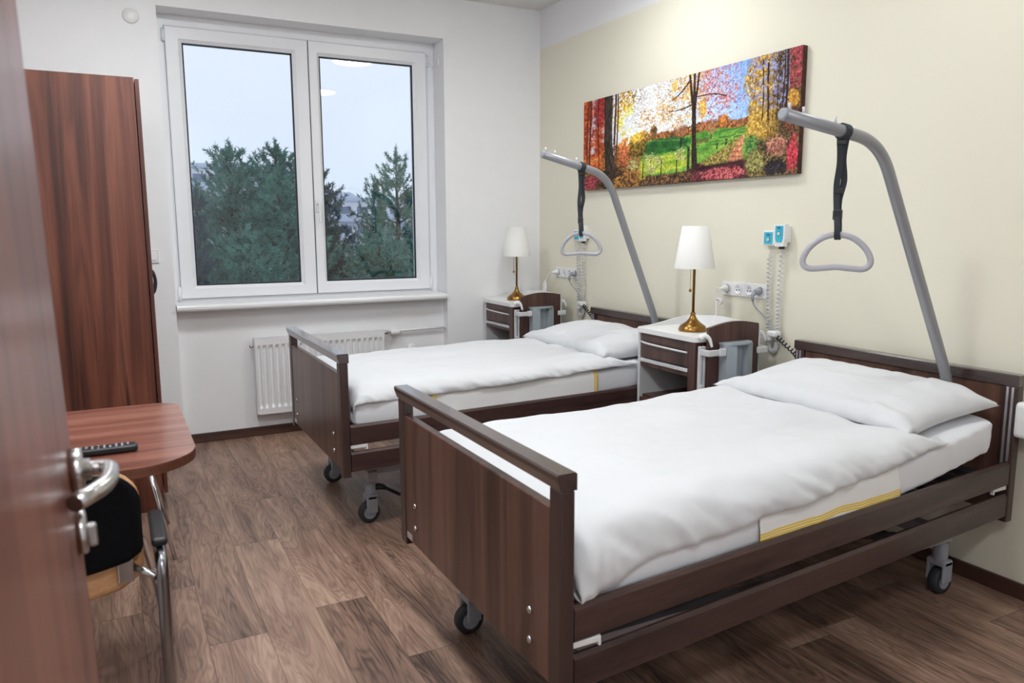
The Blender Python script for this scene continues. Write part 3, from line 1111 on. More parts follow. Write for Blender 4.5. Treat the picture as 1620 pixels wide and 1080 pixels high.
def mattress(ym, hwf_, label, x0=-2.0, x1=-0.156, seed=0, lift=1.0):
    b = bmesh.new()
    ZM = (MZ0 + MZ1) / 2
    hz = (MZ1 - MZ0) / 2
    nu, nv = 150, 72
    def f(u, v):
        # u along length with rounded ends, v round the section
        a = 2 * PI * v
        e = 0.3
        cv, sv = math.cos(a), math.sin(a)
        Y = math.copysign(abs(cv) ** e, cv)
        Z = math.copysign(abs(sv) ** 0.26, sv)
        L = (x1 - x0)
        x = x0 + L * u
        d = min(u, 1 - u) * L
        k = 1.0
        r = 0.05
        if d < r:
            k = math.sqrt(max(0, 1 - (1 - d / r) ** 2))
        sc = 1 - 0.055 * (1 - k)
        zk = 1 - 0.5 * (1 - k)
        y = ym(x) + Y * (hwf_(x) - 0.032) * sc
        z = ZM + Z * hz * zk
        w = 0.0
        if abs(Y) > 0.9:
            # pulled sheet: diagonal folds near the head corner, soft ones elsewhere
            hd = max(0.0, 1 - (1 - u) / 0.25)
            w = 0.004 * hd * math.sin((x * 1.0 + z * 1.6) * 70) + 0.004 * fbm(x * 5 + seed, z * 9, seed, 3)
        return Vector((x, y + math.copysign(w, Y), z + lift * raised(x) + 0.003 * fbm(x * 3, y * 3, seed)))
    V = grid(b, f, nu, nv, closev=True)
    b.faces.new([V[0][j] for j in range(nv)])
    b.faces.new([V[-1][j] for j in range(nv)])
    o = obj('mattress', b, 'sheet', org=((x0 + x1) / 2, ym((x0 + x1) / 2), MZ0))
    return tag(o, label, 'mattress', 'white sheeted mattresses')


mattress(ymn, hwn, 'white sheeted mattress on the bed nearest the camera', seed=1.3)
mattress(ymf, hwf, 'white sheeted mattress on the bed nearer the window', seed=7.7, lift=0.4)


def lerp(tab, x):
    for (a, va), (b, vb) in zip(tab, tab[1:]):
        if x <= b:
            t = max(0, (x - a) / (b - a))
            return va + (vb - va) * t
    return tab[-1][1]


def duvet(ym, hwf_, label, edge, xh, tip, seed, zt=0.678, lift=1.0):
    """edge: lower-edge height of the hanging near side along x"""
    b = bmesh.new()
    x0 = -1.998
    nu, nv = 210, 150
    R = 0.11
    zb0 = MZ1 + 0.004
    def f(u, v):
        # v: 0..0.12 underside lip far, 0.12..0.88 top, ..1 lip near
        tt = (v - 0.08) / 0.84
        s = max(-1, min(1, tt * 2 - 1))
        xe = xh + tip * max(0, (-s - 0.75) / 0.25) ** 2 * 1.0 + 0.012 * math.sin(s * 7 + seed)
        x = x0 + (xe - x0) * u
        Vx = hwf_(x) - 0.010 + 0.008 * math.sin(x * 6 + seed) + 0.006 * fbm(x * 4, seed, s * 0.3)
        ez = lerp(edge, x) if s < 0 else 0.60
        ez += 0.008 * fbm(x * 7, 3.1 + seed, 0.2)
        d_f = (x - x0)
        d_h = (xe - x)
        zb = zb0 + lift * raised(x)
        top = zt + lift * raised(x) * 0.8 + 0.016 * fbm(x * 1.7, s * 1.6, seed) + 0.005 * fbm(x * 6, s * 5, seed + 4)
        # quilt end roll at the head and foot
        rh = 0.075
        if d_h < rh:
            kk = math.sqrt(max(0, 1 - (1 - d_h / rh) ** 2))
            top = zb + 0.004 + (top - zb - 0.004) * kk
        if d_f < 0.09:
            kk = math.sqrt(max(0, 1 - (1 - d_f / 0.09) ** 2))
            top = zb - 0.055 + (top - zb + 0.055) * kk
        e = max(0.0, (abs(s) * Vx - (Vx - R)) / R)
        # roll: arc-length spacing near the rim
        ang = e * PI / 2
        if e > 0:
            y = (Vx - R) + R * math.sin(ang)
            hh = max(0.0, top - ez)
            z = top - hh * (1 - math.cos(ang))
            # gathers across the rim
            fold = 0.35 - 1.7 * abs(fbm(x * 6 + z * 7, 5.5 + seed, ang * 0.7 + s * 2.0, 3))
            fine = fbm(x * 34 + z * 14, 2.2 + seed, ang * 1.5, 2)
            amp = math.sin(min(1, e) * PI * 0.5) ** 1.5
            y += amp * (0.013 * fold + 0.0025 * fine)
            z += amp * 0.005 * fold
            footk = max(0, 1 - d_f / 0.22)
            if s < 0 and footk > 0:
                y += footk * amp * 0.010 * fbm(x * 30, 8.8, z * 6, 3)
        else:
            y = abs(s) * Vx
            z = top
        sg = -1 if s < 0 else 1
        # tucked lip
        lip = 0.0
        if tt < 0:
            lip = min(1.0, -tt / (0.08 / 0.84))
        elif tt > 1:
            lip = min(1.0, (tt - 1) / (0.08 / 0.84))
        if lip > 0:
            y -= 0.045 * lip
            z = z - 0.006 * math.sin(lip * PI) + 0.012 * lip
        return Vector((x, ym(x) + sg * y, z))
    G = grid(b, f, nu, nv)
    o = obj('duvet', b, 'cotton', org=(-1.2, ym(-1.2), MZ1), recalc=False)
    md = o.modifiers.new('thickness', 'SOLIDIFY')
    md.thickness = 0.004
    md.offset = 0
    return tag(o, label, 'duvet', 'white duvets')


duvet(ymn, hwn, 'plain white duvet spread over the bed nearest the camera',
      [(-2.0, 0.528), (-1.93, 0.53), (-1.82, 0.565), (-1.39, 0.588), (-0.75, 0.628), (-0.45, 0.65)], -0.595, 0.11, 2.0, zt=0.685)
duvet(ymf, hwf, 'plain white duvet spread over the bed nearer the window',
      [(-2.0, 0.606), (-1.0, 0.622), (-0.45, 0.645)], -0.56, 0.11, 9.0, zt=0.678, lift=0.4)


def pillow(ym, label, xc, hx, hy, hgt, seed, lift=1.0):
    b = bmesh.new()
    yc = ym(xc)
    nu, nv = 70, 96
    def surf(sgn):
        def f(u, v):
            a, c = u * 2 - 1, v * 2 - 1
            # corners drawn out to points, sides pulled in
            kx = 1 - 0.10 * (1 - c * c) * 0.5
            ky = 1 - 0.09 * (1 - a * a)
            x = xc + a * hx * kx
            y = yc + c * hy * ky
            m = (max(0, 1 - abs(a) ** 2.5) ** 0.5) * (max(0, 1 - abs(c) ** 3.0) ** 0.5)
            t_ = max(0.0, min(1.0, (-0.54 - x) / 0.07))
            zb = MZ1 + lift * raised(x) + 0.006 + 0.030 * t_ * t_ * (3 - 2 * t_)
            z = zb + 0.026 * (1 - 0.5 * t_)
            if sgn > 0:
                z += hgt * m * (1 + 0.12 * a)
                z += m * 0.010 * fbm(a * 2.0, c * 2.4, seed, 3)
                # case flap: a hem step with gathers towards the near end
                fl = max(0.0, min(1.0, (-c - 0.60) / 0.02))
                z += 0.010 * fl * min(1, m * 2.2)
                z += 0.008 * max(0, (-c - 0.55)) * m * math.sin(a * 17 + c * 6 + seed)
                edge = 1 - m
                z += 0.005 * edge * (m > 0.02) * math.sin(c * 30 + 6 * a + seed)
            else:
                z = max(zb, z - 0.040 * m)
            return Vector((x, y, z))
        return f
    A = grid(b, surf(1), nu, nv)
    B = grid(b, surf(-1), nu, nv)
    bmesh.ops.remove_doubles(b, verts=b.verts[:], dist=0.0004)
    o = obj('pillow', b, 'cotton', org=(xc, yc, MZ1))
    return tag(o, label, 'pillow', 'white bed pillows')


pillow(ymn, 'plump white pillow against the headboard nearest the camera', -0.395, 0.242, 0.458, 0.098, 1.0)
pillow(ymf, 'plump white pillow on the bed nearer the window', -0.395, 0.242, 0.45, 0.118, 5.0, lift=0.4)


def draw_sheet(ym, hwf_, label, x0, x1, mat, seed, ztail=0.50):
    """cotton strip laid across the mattress and hanging down its near side"""
    b = bmesh.new()
    hw = 0.452
    nu, nv = 90, 40
    prof = [(-0.30, MZ1 + 0.0045), (-0.41, MZ1 + 0.0045), (-0.452, MZ1 + 0.0025), (-0.470, MZ1 - 0.012), (-0.4765, MZ1 - 0.035), (-0.478, MZ1 - 0.06), (-0.479, MZ1 - 0.09), (-0.480, ztail)]
    P = spline([(0, a, z) for a, z in prof], 6)
    uvl = b.loops.layers.uv.new('UVMap')
    co = {}
    def f(u, v):
        x = x0 + (x1 - x0) * u
        p = P[min(len(P) - 1, int(round(v * (len(P) - 1))))]
        drop = max(0.0, (MZ1 - p.z) / 0.13)
        w = 0.006 * drop * (fbm(x * 9, v * 2, seed, 3) + 0.4)
        pin = math.exp(-((x - (x0 + x1) * 0.5 - 0.02) / 0.06) ** 2)
        zz = p.z + drop * (0.008 * fbm(x * 6, seed, 0.5) + 0.010 * pin)
        q = Vector((x + 0.01 * drop * math.sin(seed), ym(x) + p.y - (hwf_(x) - 0.032 - 0.471) * min(1, -p.y / 0.41) - max(0, w) - 0.002 * drop, zz))
        co[tuple(round(c, 6) for c in q)] = (u, v)
        return q
    G = grid(b, f, nu, len(P))
    for fc in b.faces:
        for lp in fc.loops:
            lp[uvl].uv = co.get(tuple(round(c, 6) for c in lp.vert.co), (0, 0))
    o = obj('draw_sheet', b, mat, org=((x0 + x1) / 2, ym(x0), MZ1), recalc=False)
    md = o.modifiers.new('thickness', 'SOLIDIFY')
    md.thickness = 0.0012
    return tag(o, label, 'sheet')


lines = lambda a, n, w, g: [(a + i * (w + g), a + i * (w + g) + w) for i in range(n)]
draw_sheet(ymn, hwn, 'white draw sheet with a yellow striped hem over the mattress nearest the camera', -1.392, -0.745,
           stripe_cloth('hem_striped_cotton', 1, lines(0.83, 3, 0.022, 0.008)), 2.0)
draw_sheet(ymf, hwf, 'white draw sheet with upright yellow stripes on the bed nearer the window', -1.63, -0.70,
           stripe_cloth('end_striped_cotton', 0, lines(0.972, 3, 0.007, 0.003) + lines(0.0, 3, 0.007, 0.003)), 6.0)


# ------------------------------------------------------------------ lifting poles with grab handles
def lifting_pole(y, path, pegs, hang, htop, wdir, label):
    t = thing('lifting_pole', label, 'lifting pole', (path[0][0], y, path[0][1]), 'bed lifting poles')
    b = bmesh.new()
    tube(b, fillet([(x, y, z) for x, z in path], 0.11, 12), 0.0195, 18)
    obj('pole', b, 'greymetal', t)
    (xa, za), (xb, zb) = path[-2], path[-1]
    arm = lambda x: za + (zb - za) * (x - xa) / (xb - xa)
    b = bmesh.new()
    ex = Vector((xb - xa, 0, zb - za)).normalized()
    tube(b, [Vector((xb, y, zb)) + ex * d for d in (0.0, 0.004, 0.009)], [0.0195, 0.019, 0.013], 18)
    obj('end_cap', b, 'greyplast', t)
    for x in pegs:
        b = bmesh.new()
        z = arm(x) + 0.019
        tube(b, [(x, y, z - 0.004), (x - 0.002, y, z + 0.02)], 0.0045, 10)
        obj('peg', b, 'lightplast', t)
    # webbing strap: ring round the arm, two tails down to the handle
    xh = hang
    za_ = arm(xh)
    wd = Vector((wdir[0], wdir[1], 0)).normalized()
    nd = Vector((-wd.y, wd.x, 0))
    b = bmesh.new()
    ringc = Vector((xh, y, za_))
    n = 26
    sec = [(-0.013, 0.0205), (0.013, 0.0205), (0.013, 0.0255), (-0.013, 0.0255)]
    ey = ex.cross(Vector((0, 1, 0))).normalized()
    rg = [[b.verts.new(ringc + ex * s + (Vector((0, 1, 0)) * math.cos(2 * PI * k / n) + ey * math.sin(2 * PI * k / n)) * r) for s, r in sec] for k in range(n)]
    for k in range(n):
        for j in range(4):
            b.faces.new((rg[k][j], rg[(k + 1) % n][j], rg[(k + 1) % n][(j + 1) % 4], rg[k][(j + 1) % 4]))
    def band(pts, w=0.0095, th=0.0016):
        P = spline(pts, 5)
        V = []
        for i, p in enumerate(P):
            V.append([b.verts.new(p + wd * a * w + nd * c * th) for a, c in ((-1, -1), (1, -1), (1, 1), (-1, 1))])
        for A, B in zip(V, V[1:]):
            for j in range(4):
                b.faces.new((A[j], A[(j + 1) % 4], B[(j + 1) % 4], B[j]))
        b.faces.new(V[0])
        b.faces.new(V[-1][::-1])
    z1 = za_ - 0.024
    L = z1 - htop
    q = lambda a, c, z: Vector((xh, y, z)) + wd * a + nd * c
    band([q(-0.010, -0.004, z1 + 0.006), q(-0.006, -0.005, z1 - 0.25 * L), q(-0.012, -0.007, z1 - 0.5 * L), q(-0.008, -0.005, z1 - 0.75 * L), q(-0.004, -0.016, htop + 0.015), q(-0.003, -0.012, htop - 0.012)])
    band([q(0.010, 0.004, z1 + 0.006), q(0.004, 0.004, z1 - 0.2 * L), q(0.010, 0.006, z1 - 0.45 * L), q(-0.002, 0.004, z1 - 0.68 * L), q(0.003, 0.014, htop + 0.015), q(0.003, 0.012, htop - 0.012)])
    band([q(-0.003, -0.012, htop - 0.012), q(0.0, 0.0, htop - 0.0285), q(0.003, 0.012, htop - 0.012)])
    s = obj('strap', b, 'web', t)
    def blk(cz, hw_, hd, hz):
        b = bmesh.new()
        c = q(-0.004, 0, cz)
        Rm = Matrix((wd, nd, Vector((0, 0, 1)))).transposed()
        bx(b, c.x - hw_, c.x + hw_, c.y - hd, c.y + hd, c.z - hz, c.z + hz, 0.002, 1, rot=Rm)
        obj('buckle', b, 'black', s)
    blk(z1 - 0.56 * L, 0.013, 0.009, 0.009)
    blk(z1 - 0.82 * L, 0.014, 0.011, 0.016)
    blk(za_ - 0.032, 0.014, 0.012, 0.008)
    # rounded triangular grip
    W2, HH = 0.103, 0.112
    sh = [(-.78, .02), (-.4, .035), (0, .07), (.4, .035), (.78, .02), (.97, .14), (.97, .36), (.78, .66), (.42, .92), (0, 1.0), (-.42, .92), (-.78, .66), (-.97, .36), (-.97, .14)]
    b = bmesh.new()
    zb_ = htop - 0.012 - HH
    P = spline([Vector((xh, y, zb_ + h * HH)) + wd * (w * W2) for w, h in sh], 6, closed=True)
    tube(b, P, 0.0100, 14, closed=True)
    obj('grab_handle', b, 'handleplast', t)
    return t


lifting_pole(-3.321, [(-0.128, 0.49), (-0.128, 0.76), (-0.60, 1.622), (-1.040, 1.684)], [-1.015, -0.955, -0.815], -0.775, 1.335, (0.7, -0.714),
             'grey lifting pole with grab handle at the bed nearest the camera')
lifting_pole(-1.588, [(-0.128, 0.49), (-0.128, 0.79), (-0.487, 1.622), (-0.880, 1.716)], [-0.865, -0.81, -0.68], -0.648, 1.33, (0.84, -0.54),
             'grey lifting pole with grab handle at the bed nearer the window')


# ------------------------------------------------------------------ bedside cabinets
def make_cabinet(label):
    A, B = -1.872, -2.312          # far and near sides
    xf, xb = -0.475, -0.118
    t = thing('bedside_cabinet', label, 'bedside cabinet', ((xf + xb) / 2, (A + B) / 2, 0), 'bedside cabinets')
    b = bmesh.new()
    bx(b, xf, xb, B, B + 0.05, 0.11, 0.815, 0.002)                     # near stile / side
    bx(b, xf + 0.02, xb, B + 0.05, A - 0.02, 0.475, 0.492)             # shelf floor
    bx(b, xf + 0.004, xb, B + 0.05, A - 0.02, 0.645, 0.662)            # shelf roof
    bx(b, xf + 0.02, xb, B + 0.05, A - 0.02, 0.11, 0.128)
    bx(b, xb - 0.012, xb, B + 0.05, A - 0.02, 0.128, 0.645)
    obj('body', b, 'cabwood', t)
    obj('side_panel', box(xf, xb, A - 0.018, A, 0.11, 0.815, 0.002), 'lightplast', t)
    d = obj('drawer', box(xf + 0.004, xb - 0.02, B + 0.053, A - 0.021, 0.69, 0.812, 0.002), 'cabwood', t)
    b = bmesh.new()
    tube(b, spline([(xf + 0.002, A - 0.024, 0.768), (xf - 0.010, A - 0.09, 0.766), (xf - 0.014, (A + B) / 2, 0.764), (xf - 0.010, B + 0.12, 0.762), (xf + 0.002, B + 0.056, 0.760)], 6), 0.0055, 10)
    obj('handle', b, 'lightplast', d)
    obj('pull_out_board', box(xf - 0.002, xb - 0.02, B + 0.053, A - 0.021, 0.665, 0.683, 0.003), 'lightplast', t)
    dd = obj('door', box(xf + 0.002, xf + 0.019, B + 0.053, A - 0.003, 0.132, 0.478, 0.002), 'cabwood', t)
    # tray top with a swept rim
    b = bmesh.new()
    o0 = 0.012
    prism(b, rrect(xf - o0, xb + 0.02, B - o0, A + o0, 0.03, 5, (0, 0, 1, 1)), 0.022, 'Z', 0.8165)
    def rim(p0, p1, h0, h1, hump, nrm):
        n = 24
        P0, P1 = Vector((p0[0], p0[1], 0)), Vector((p1[0], p1[1], 0))
        rows = []
        for k in range(n + 1):
            u = k / n
            sm = u * u * (3 - 2 * u)
            h = h0 + (h1 - h0) * sm + hump * math.sin(u * PI) ** 1.5
            p = P0.lerp(P1, u)
            q = p + Vector(nrm) * 0.012
            rows.append([b.verts.new((p.x, p.y, 0.836)), b.verts.new((p.x, p.y, 0.838 + h)), b.verts.new((q.x, q.y, 0.838 + h)), b.verts.new((q.x, q.y, 0.836))])
        for X_, Y_ in zip(rows, rows[1:]):
            for j in range(4):
                f = b.faces.new((X_[j], X_[(j + 1) % 4], Y_[(j + 1) % 4], Y_[j]))
        b.faces.new(rows[0][::-1])
        b.faces.new(rows[-1])
    rim((xf + 0.01, A + o0), (xb + 0.018, A + o0), 0.004, 0.046, 0.0, (0, -1, 0))
    rim((xb + 0.018, A + o0), (xb + 0.018, B - o0), 0.046, 0.040, 0.014, (-1, 0, 0))
    rim((xf + 0.02, B - o0), (xf + 0.10, B - o0), 0.003, 0.036, 0.0, (0, 1, 0))
    rim((xf + 0.10, B - o0), (xb + 0.018, B - o0), 0.036, 0.034, 0.0, (0, 1, 0))
    bx(b, xf - o0, xf + 0.0, B + 0.02, A - 0.02, 0.836, 0.8415, 0.002)
    obj('tray_top', b, 'whiteplast', t)
    # fold-down leaf with arched top on white rails
    for x0_, x1_ in ((-0.472, -0.457), (-0.451, -0.437)):
        b = bmesh.new()
        bx(b, x0_, x1_, B - 0.032, B - 0.0135, 0.25, 0.80, 0.003)
        obj('leaf_rail', b, 'lightplast', t)
    b = bmesh.new()
    bx(b, -0.474, -0.452, B - 0.046, B - 0.033, 0.36, 0.62, 0.003)
    obj('rail_slider', b, 'lightplast', t)
    b = bmesh.new()
    bx(b, -0.124, -0.118, B - 0.05, B - 0.0135, 0.25, 0.885, 0.002)
    obj('leaf_rail', b, 'lightplast', t)
    b = bmesh.new()
    lx0, lx1 = -0.434, -0.126
    top = [(lx1 - (lx1 - lx0) * k / 20, 0.886 + 0.020 * math.sin(PI * (k / 20)) + 0.006 * (1 - k / 20)) for k in range(21)]
    prism(b, [(lx0, 0.30), (lx1, 0.30)] + top, 0.018, 'Y', B - 0.046)
    lf = obj('fold_down_leaf', b, 'cabwood', t)
    b = bmesh.new()
    P = spline([(-0.478, B - 0.034, 0.840), (-0.462, B - 0.045, 0.852), (-0.444, B - 0.058, 0.838), (-0.434, B - 0.066, 0.800)], 6)
    tube(b, P, [0.016 - 0.010 * i / (len(P) - 1) for i in range(len(P))], 12)
    obj('release_lever', b, 'whiteplast', t)
    b = bmesh.new()
    P = spline([(-0.108, B - 0.03, 0.845), (-0.09, B - 0.035, 0.84), (-0.07, B - 0.04, 0.80)], 6)
    tube(b, P, [0.012 - 0.007 * i / (len(P) - 1) for i in range(len(P))], 12)
    obj('release_lever', b, 'whiteplast', t)
    # bottle holder clipped on the leaf
    b = bmesh.new()
    yb = B - 0.047
    X0, X1 = -0.372, -0.205
    ol = [(X0, yb - 0.002), (X0, yb - 0.052), (X0 + 0.05, yb - 0.066), (X0 + 0.056, yb - 0.03), (X1 - 0.05, yb - 0.03), (X1 - 0.045, yb - 0.06), (X1, yb - 0.045), (X1, yb - 0.002)]
    prism(b, ol, 0.30, 'Z', 0.508)
    le = [(X0 - 0.006 + (X1 - X0 + 0.012) * (0.5 - 0.5 * math.cos(PI * k / 14)), yb - 0.004 - 0.074 * math.sin(PI * k / 14) ** 0.8) for k in range(15)]
    prism(b, le, 0.008, 'Z', 0.8085)
    hd = obj('bottle_holder', b, 'binplast', t)
    for a0, a1 in ((-0.475, -0.373), (-0.185, -0.108)):
        b = bmesh.new()
        if a0 < -0.4:
            bx(b, a0, a0 + 0.012, B - 0.085, B - 0.0335, 0.76, 0.79, 0.004)
            bx(b, a0, -0.412, B - 0.092, B - 0.082, 0.76, 0.79, 0.004)
            bx(b, -0.415, -0.376, B - 0.102, B - 0.088, 0.758, 0.795, 0.005)
        else:
            bx(b, a0 + 0.018, a1 + 0.006, B - 0.088, B - 0.075, 0.752, 0.784, 0.005)
            bx(b, a1 - 0.008, a1 + 0.006, B - 0.076, B - 0.012, 0.752, 0.784, 0.004)
        obj('clamp', b, 'lightplast', t)
    for x in (xf + 0.05, xb - 0.05):
        for y in (A - 0.05, B + 0.05):
            b = bmesh.new()
            lathe(b, [(0.03, -0.012), (0.035, -0.008), (0.035, 0.008), (0.03, 0.012)], (x, y, 0.0355), 18, 'Y')
            bx(b, x - 0.012, x + 0.012, y - 0.018, y + 0.018, 0.062, 0.1095)
            obj('castor', b, 'rubber', t)
    return t


cab = make_cabinet('brown and white bedside cabinet standing between the two beds')
dup(cab, (0, 1.845, 0), 'brown and white bedside cabinet in the corner by the window wall')

# ------------------------------------------------------------------ table lamps
def make_lamp(x, y, z, label, cord, plug):
    t = thing('table_lamp', label, 'lamp', (x, y, z), 'brass table lamps')
    b = bmesh.new()
    lathe(b, [(0.066, 0.0005), (0.069, 0.004), (0.069, 0.014), (0.065, 0.018), (0.064, 0.024), (0.055, 0.032), (0.042, 0.040), (0.030, 0.050), (0.020, 0.062), (0.014, 0.074), (0.0115, 0.082), (0.013, 0.086), (0.0115, 0.092), (0.0075, 0.096)], (x, y, z), 40)
    obj('base', b, 'brass', t)
    b = bmesh.new()
    lathe(b, [(0.0068, 0.094), (0.0068, 0.312), (0.018, 0.314), (0.018, 0.319), (0.009, 0.322), (0.009, 0.36)], (x, y, z), 20)
    obj('stem', b, 'brass', t)
    b = bmesh.new()
    n, R0, R1, z0, z1 = 56, 0.1, 0.064, 0.311, 0.516
    lathe(b, [(R0, z0), (R1, z1), (R1 - 0.002, z1), (R0 - 0.002, z0), (R0, z0)], (x, y, z), n, capb=False, capt=False)
    obj('lamp_shade', b, 'shade', t)
    b = bmesh.new()
    tube(b, [(x - 0.026, y - 0.004, z + 0.33), (x - 0.026, y - 0.004, z + 0.205)], 0.0011, 6)
    lathe(b, [(0.002, 0.194), (0.0065, 0.198), (0.0075, 0.203), (0.0055, 0.208), (0.002, 0.211)], (x - 0.026, y - 0.004, z), 14)
    obj('pull_chain', b, 'brass', t)
    b = bmesh.new()
    for seg in cord:
        tube(b, spline(seg, 6), 0.0028, 8)
    obj('cord', b, 'whiteplast', t)
    b = bmesh.new()
    px, py, pz = plug
    lathe(b, [(0.019, 0.0), (0.019, -0.012), (0.014, -0.022), (0.008, -0.034), (0.005, -0.046)], (px, py, pz), 18, 'X')
    obj('plug', b, 'whiteplast', t)
    return t


CZ = 0.8378
def bundle(x, y, z, seed, n=5, w=0.012, h=0.028):
    r = random.Random(seed)
    pts = []
    for i in range(n * 8):
        a = i / 8 * 2 * PI
        pts.append((x + 0.006 * math.sin(a * 0.37), y + w * math.cos(a) + r.uniform(-.003, .003), z + h * math.sin(a) + r.uniform(-.003, .003)))
    return pts

make_lamp(-0.325, -2.115, CZ, 'brass table lamp with white shade between the two beds',
          [[(-0.26, -2.115, CZ + 0.006), (-0.20, -2.09, CZ + 0.01), (-0.11, -2.04, CZ + 0.05), (-0.06, -1.99, 0.955), (-0.045, -1.985, 0.963)],
           bundle(-0.045, -1.995, 0.962, 3, 5, 0.02, 0.014),
           [(-0.045, -1.985, 0.963), (-0.055, -1.972, 1.0), (-0.062, -1.995, 1.032), (-0.06, -2.012, 1.031)]],
          (-0.016, -2.012, 1.031))
make_lamp(-0.315, -0.225, CZ, 'brass table lamp with white shade in the corner by the window wall',
          [[(-0.25, -0.225, CZ + 0.006), (-0.2, -0.18, CZ + 0.004), (-0.12, -0.16, CZ + 0.004), (-0.1, -0.24, CZ + 0.004), (-0.2, -0.3, CZ + 0.004), (-0.24, -0.24, CZ + 0.004), (-0.14, -0.2, CZ + 0.006), (-0.10, -0.22, CZ + 0.03)],
           bundle(-0.09, -0.235, CZ + 0.075, 5, 6, 0.012, 0.05),
           [(-0.09, -0.235, CZ + 0.12), (-0.075, -0.25, 1.0), (-0.068, -0.28, 1.032), (-0.06, -0.292, 1.031)]],
          (-0.016, -0.292, 1.031))

# ------------------------------------------------------------------ socket strips
def make_sockets(label):
    y0, y1, zc = -1.973, -2.283, 1.031
    t = thing('socket_strip', label, 'socket', (0, (y0 + y1) / 2, zc), 'four-gang wall sockets')
    obj('cover_frame', box(-0.010, -0.0005, y1, y0, zc - 0.036, zc + 0.036, 0.003), 'whiteplast', t)
    for i in range(4):
        y = y0 - 0.039 - i * 0.0775
        b = bmesh.new()
        lathe(b, [(0.026, -0.0105), (0.0265, -0.0135), (0.0235, -0.0138), (0.022, -0.0108), (0.001, -0.0106)], (0, y, zc), 28, 'X')
        s = obj('socket', b, 'upvc', t)
        b = bmesh.new()
        for dy in (-0.0095, 0.0095):
            lathe(b, [(0.0038, -0.0112), (0.0038, -0.0106)], (0, y + dy, zc - 0.004), 12, 'X')
        obj('pin_hole', b, 'slot', s)
        b = bmesh.new()
        lathe(b, [(0.0024, -0.0108), (0.0024, -0.02), (0.001, -0.022)], (0, y, zc + 0.01), 10, 'X')
        obj('earth_pin', b, 'satin', s)
    return t


sk = make_sockets('white four-gang socket strip above the cabinet between the beds')
dup(sk, (0, 1.72, 0), 'white four-gang socket strip on the cream wall near the window corner')


# bed power cords (each hangs on its bed)
def helix(path, r, turns, n=10):
    P = spline(path, 30)
    L = len(P)
    out = []
    for i in range(turns * n + 1):
        f = i / (turns * n) * (L - 1)
        k = min(L - 2, int(f))
        p = P[k].lerp(P[k + 1], f - k)
        tg = (P[k + 1] - P[k]).normalized()
        a = tg.orthogonal().normalized() if abs(tg.x) > 0.9 else (Vector((1, 0, 0)) - tg * tg.x).normalized()
        c = tg.cross(a)
        an = i / n * 2 * PI
        out.append(p + a * r * math.cos(an) + c * r * math.sin(an))
    return out


for bed, dy in ((bedn, 0.0), (bedf, 1.72)):
    b = bmesh.new()
    Y = lambda v: v + dy
    tube(b, spline([(-0.06, Y(-2.245), 0.985), (-0.05, Y(-2.255), 0.955), (-0.03, Y(-2.30), 0.91), (-0.03, Y(-2.35), 0.86), (-0.035, Y(-2.375), 0.842)], 8), 0.0035, 8)
    pc = obj('power_cord', b, 'greyplast', bed)
    b = bmesh.new()
    lathe(b, [(0.018, -0.018), (0.018, -0.028), (0.015, -0.04), (0.011, -0.046)], (0, Y(-2.245), 1.031), 18, 'X')
    tube(b, [(-0.05, Y(-2.245), 1.03), (-0.062, Y(-2.245), 1.01), (-0.06, Y(-2.245), 0.985)], [0.012, 0.009, 0.006], 10)
    obj('plug', b, 'greyplast', pc)
    b = bmesh.new()
    bx(b, -0.062, -0.022, Y(-2.405), Y(-2.345), 0.822, 0.85, 0.007, 2)
    bx(b, -0.055, -0.025, Y(-2.36), Y(-2.325), 0.80, 0.824, 0.005, 2)
    obj('plug_coupling', b, 'whiteplast', pc)
    b = bmesh.new()
    tube(b, helix([(-0.045, Y(-2.40), 0.825), (-0.045, Y(-2.45), 0.795), (-0.045, Y(-2.505), 0.763), (-0.045, Y(-2.532), 0.74)], 0.009, 9), 0.003, 7)
    obj('coiled_cord', b, 'black', pc)


# ------------------------------------------------------------------ nurse-call units
def text_mesh(body, size, ext):
    cu = bpy.data.curves.new('lettering', 'FONT')
    cu.body = body
    cu.size = size
    cu.extrude = ext
    cu.align_x = 'CENTER'
    cu.align_y = 'CENTER'
    o = bpy.data.objects.new('lettering', cu)
    COL.objects.link(o)
    dg = bpy.context.evaluated_depsgraph_get()
    me = bpy.data.meshes.new_from_object(o.evaluated_get(dg))
    bpy.data.objects.remove(o)
    b = bmesh.new()
    b.from_mesh(me)
    bpy.data.meshes.remove(me)
    return b


def face_print(par, x, yc, z, size):
    """lettering on a face that looks towards -X"""
    b = text_mesh('Elka', size, 0.0004)
    M4 = Matrix(((0, 0, -1, x), (-1, 0, 0, yc), (0, 1, 0, z), (0, 0, 0, 1)))
    bmesh.ops.transform(b, matrix=M4, verts=b.verts[:])
    obj('logo_lettering', b, 'ink', par)


def push_button(par, x, yc, z, r):
    b = bmesh.new()
    lathe(b, [(r * 1.25, 0.0), (r * 1.25, -0.0012)], (x, yc, z), 22, 'X')
    obj('button_ring', b, 'ink', par)
    b = bmesh.new()
    lathe(b, [(r, -0.0014), (r, -0.0028), (r * 0.8, -0.0035)], (x, yc, z), 22, 'X')
    obj('button', b, 'whiteplast', par)
    b = bmesh.new()
    lathe(b, [(r * 0.3, -0.0036), (r * 0.3, -0.0042)], (x, yc - r * 0.2, z - r * 0.1), 12, 'X')
    obj('button_mark', b, 'ink', par)


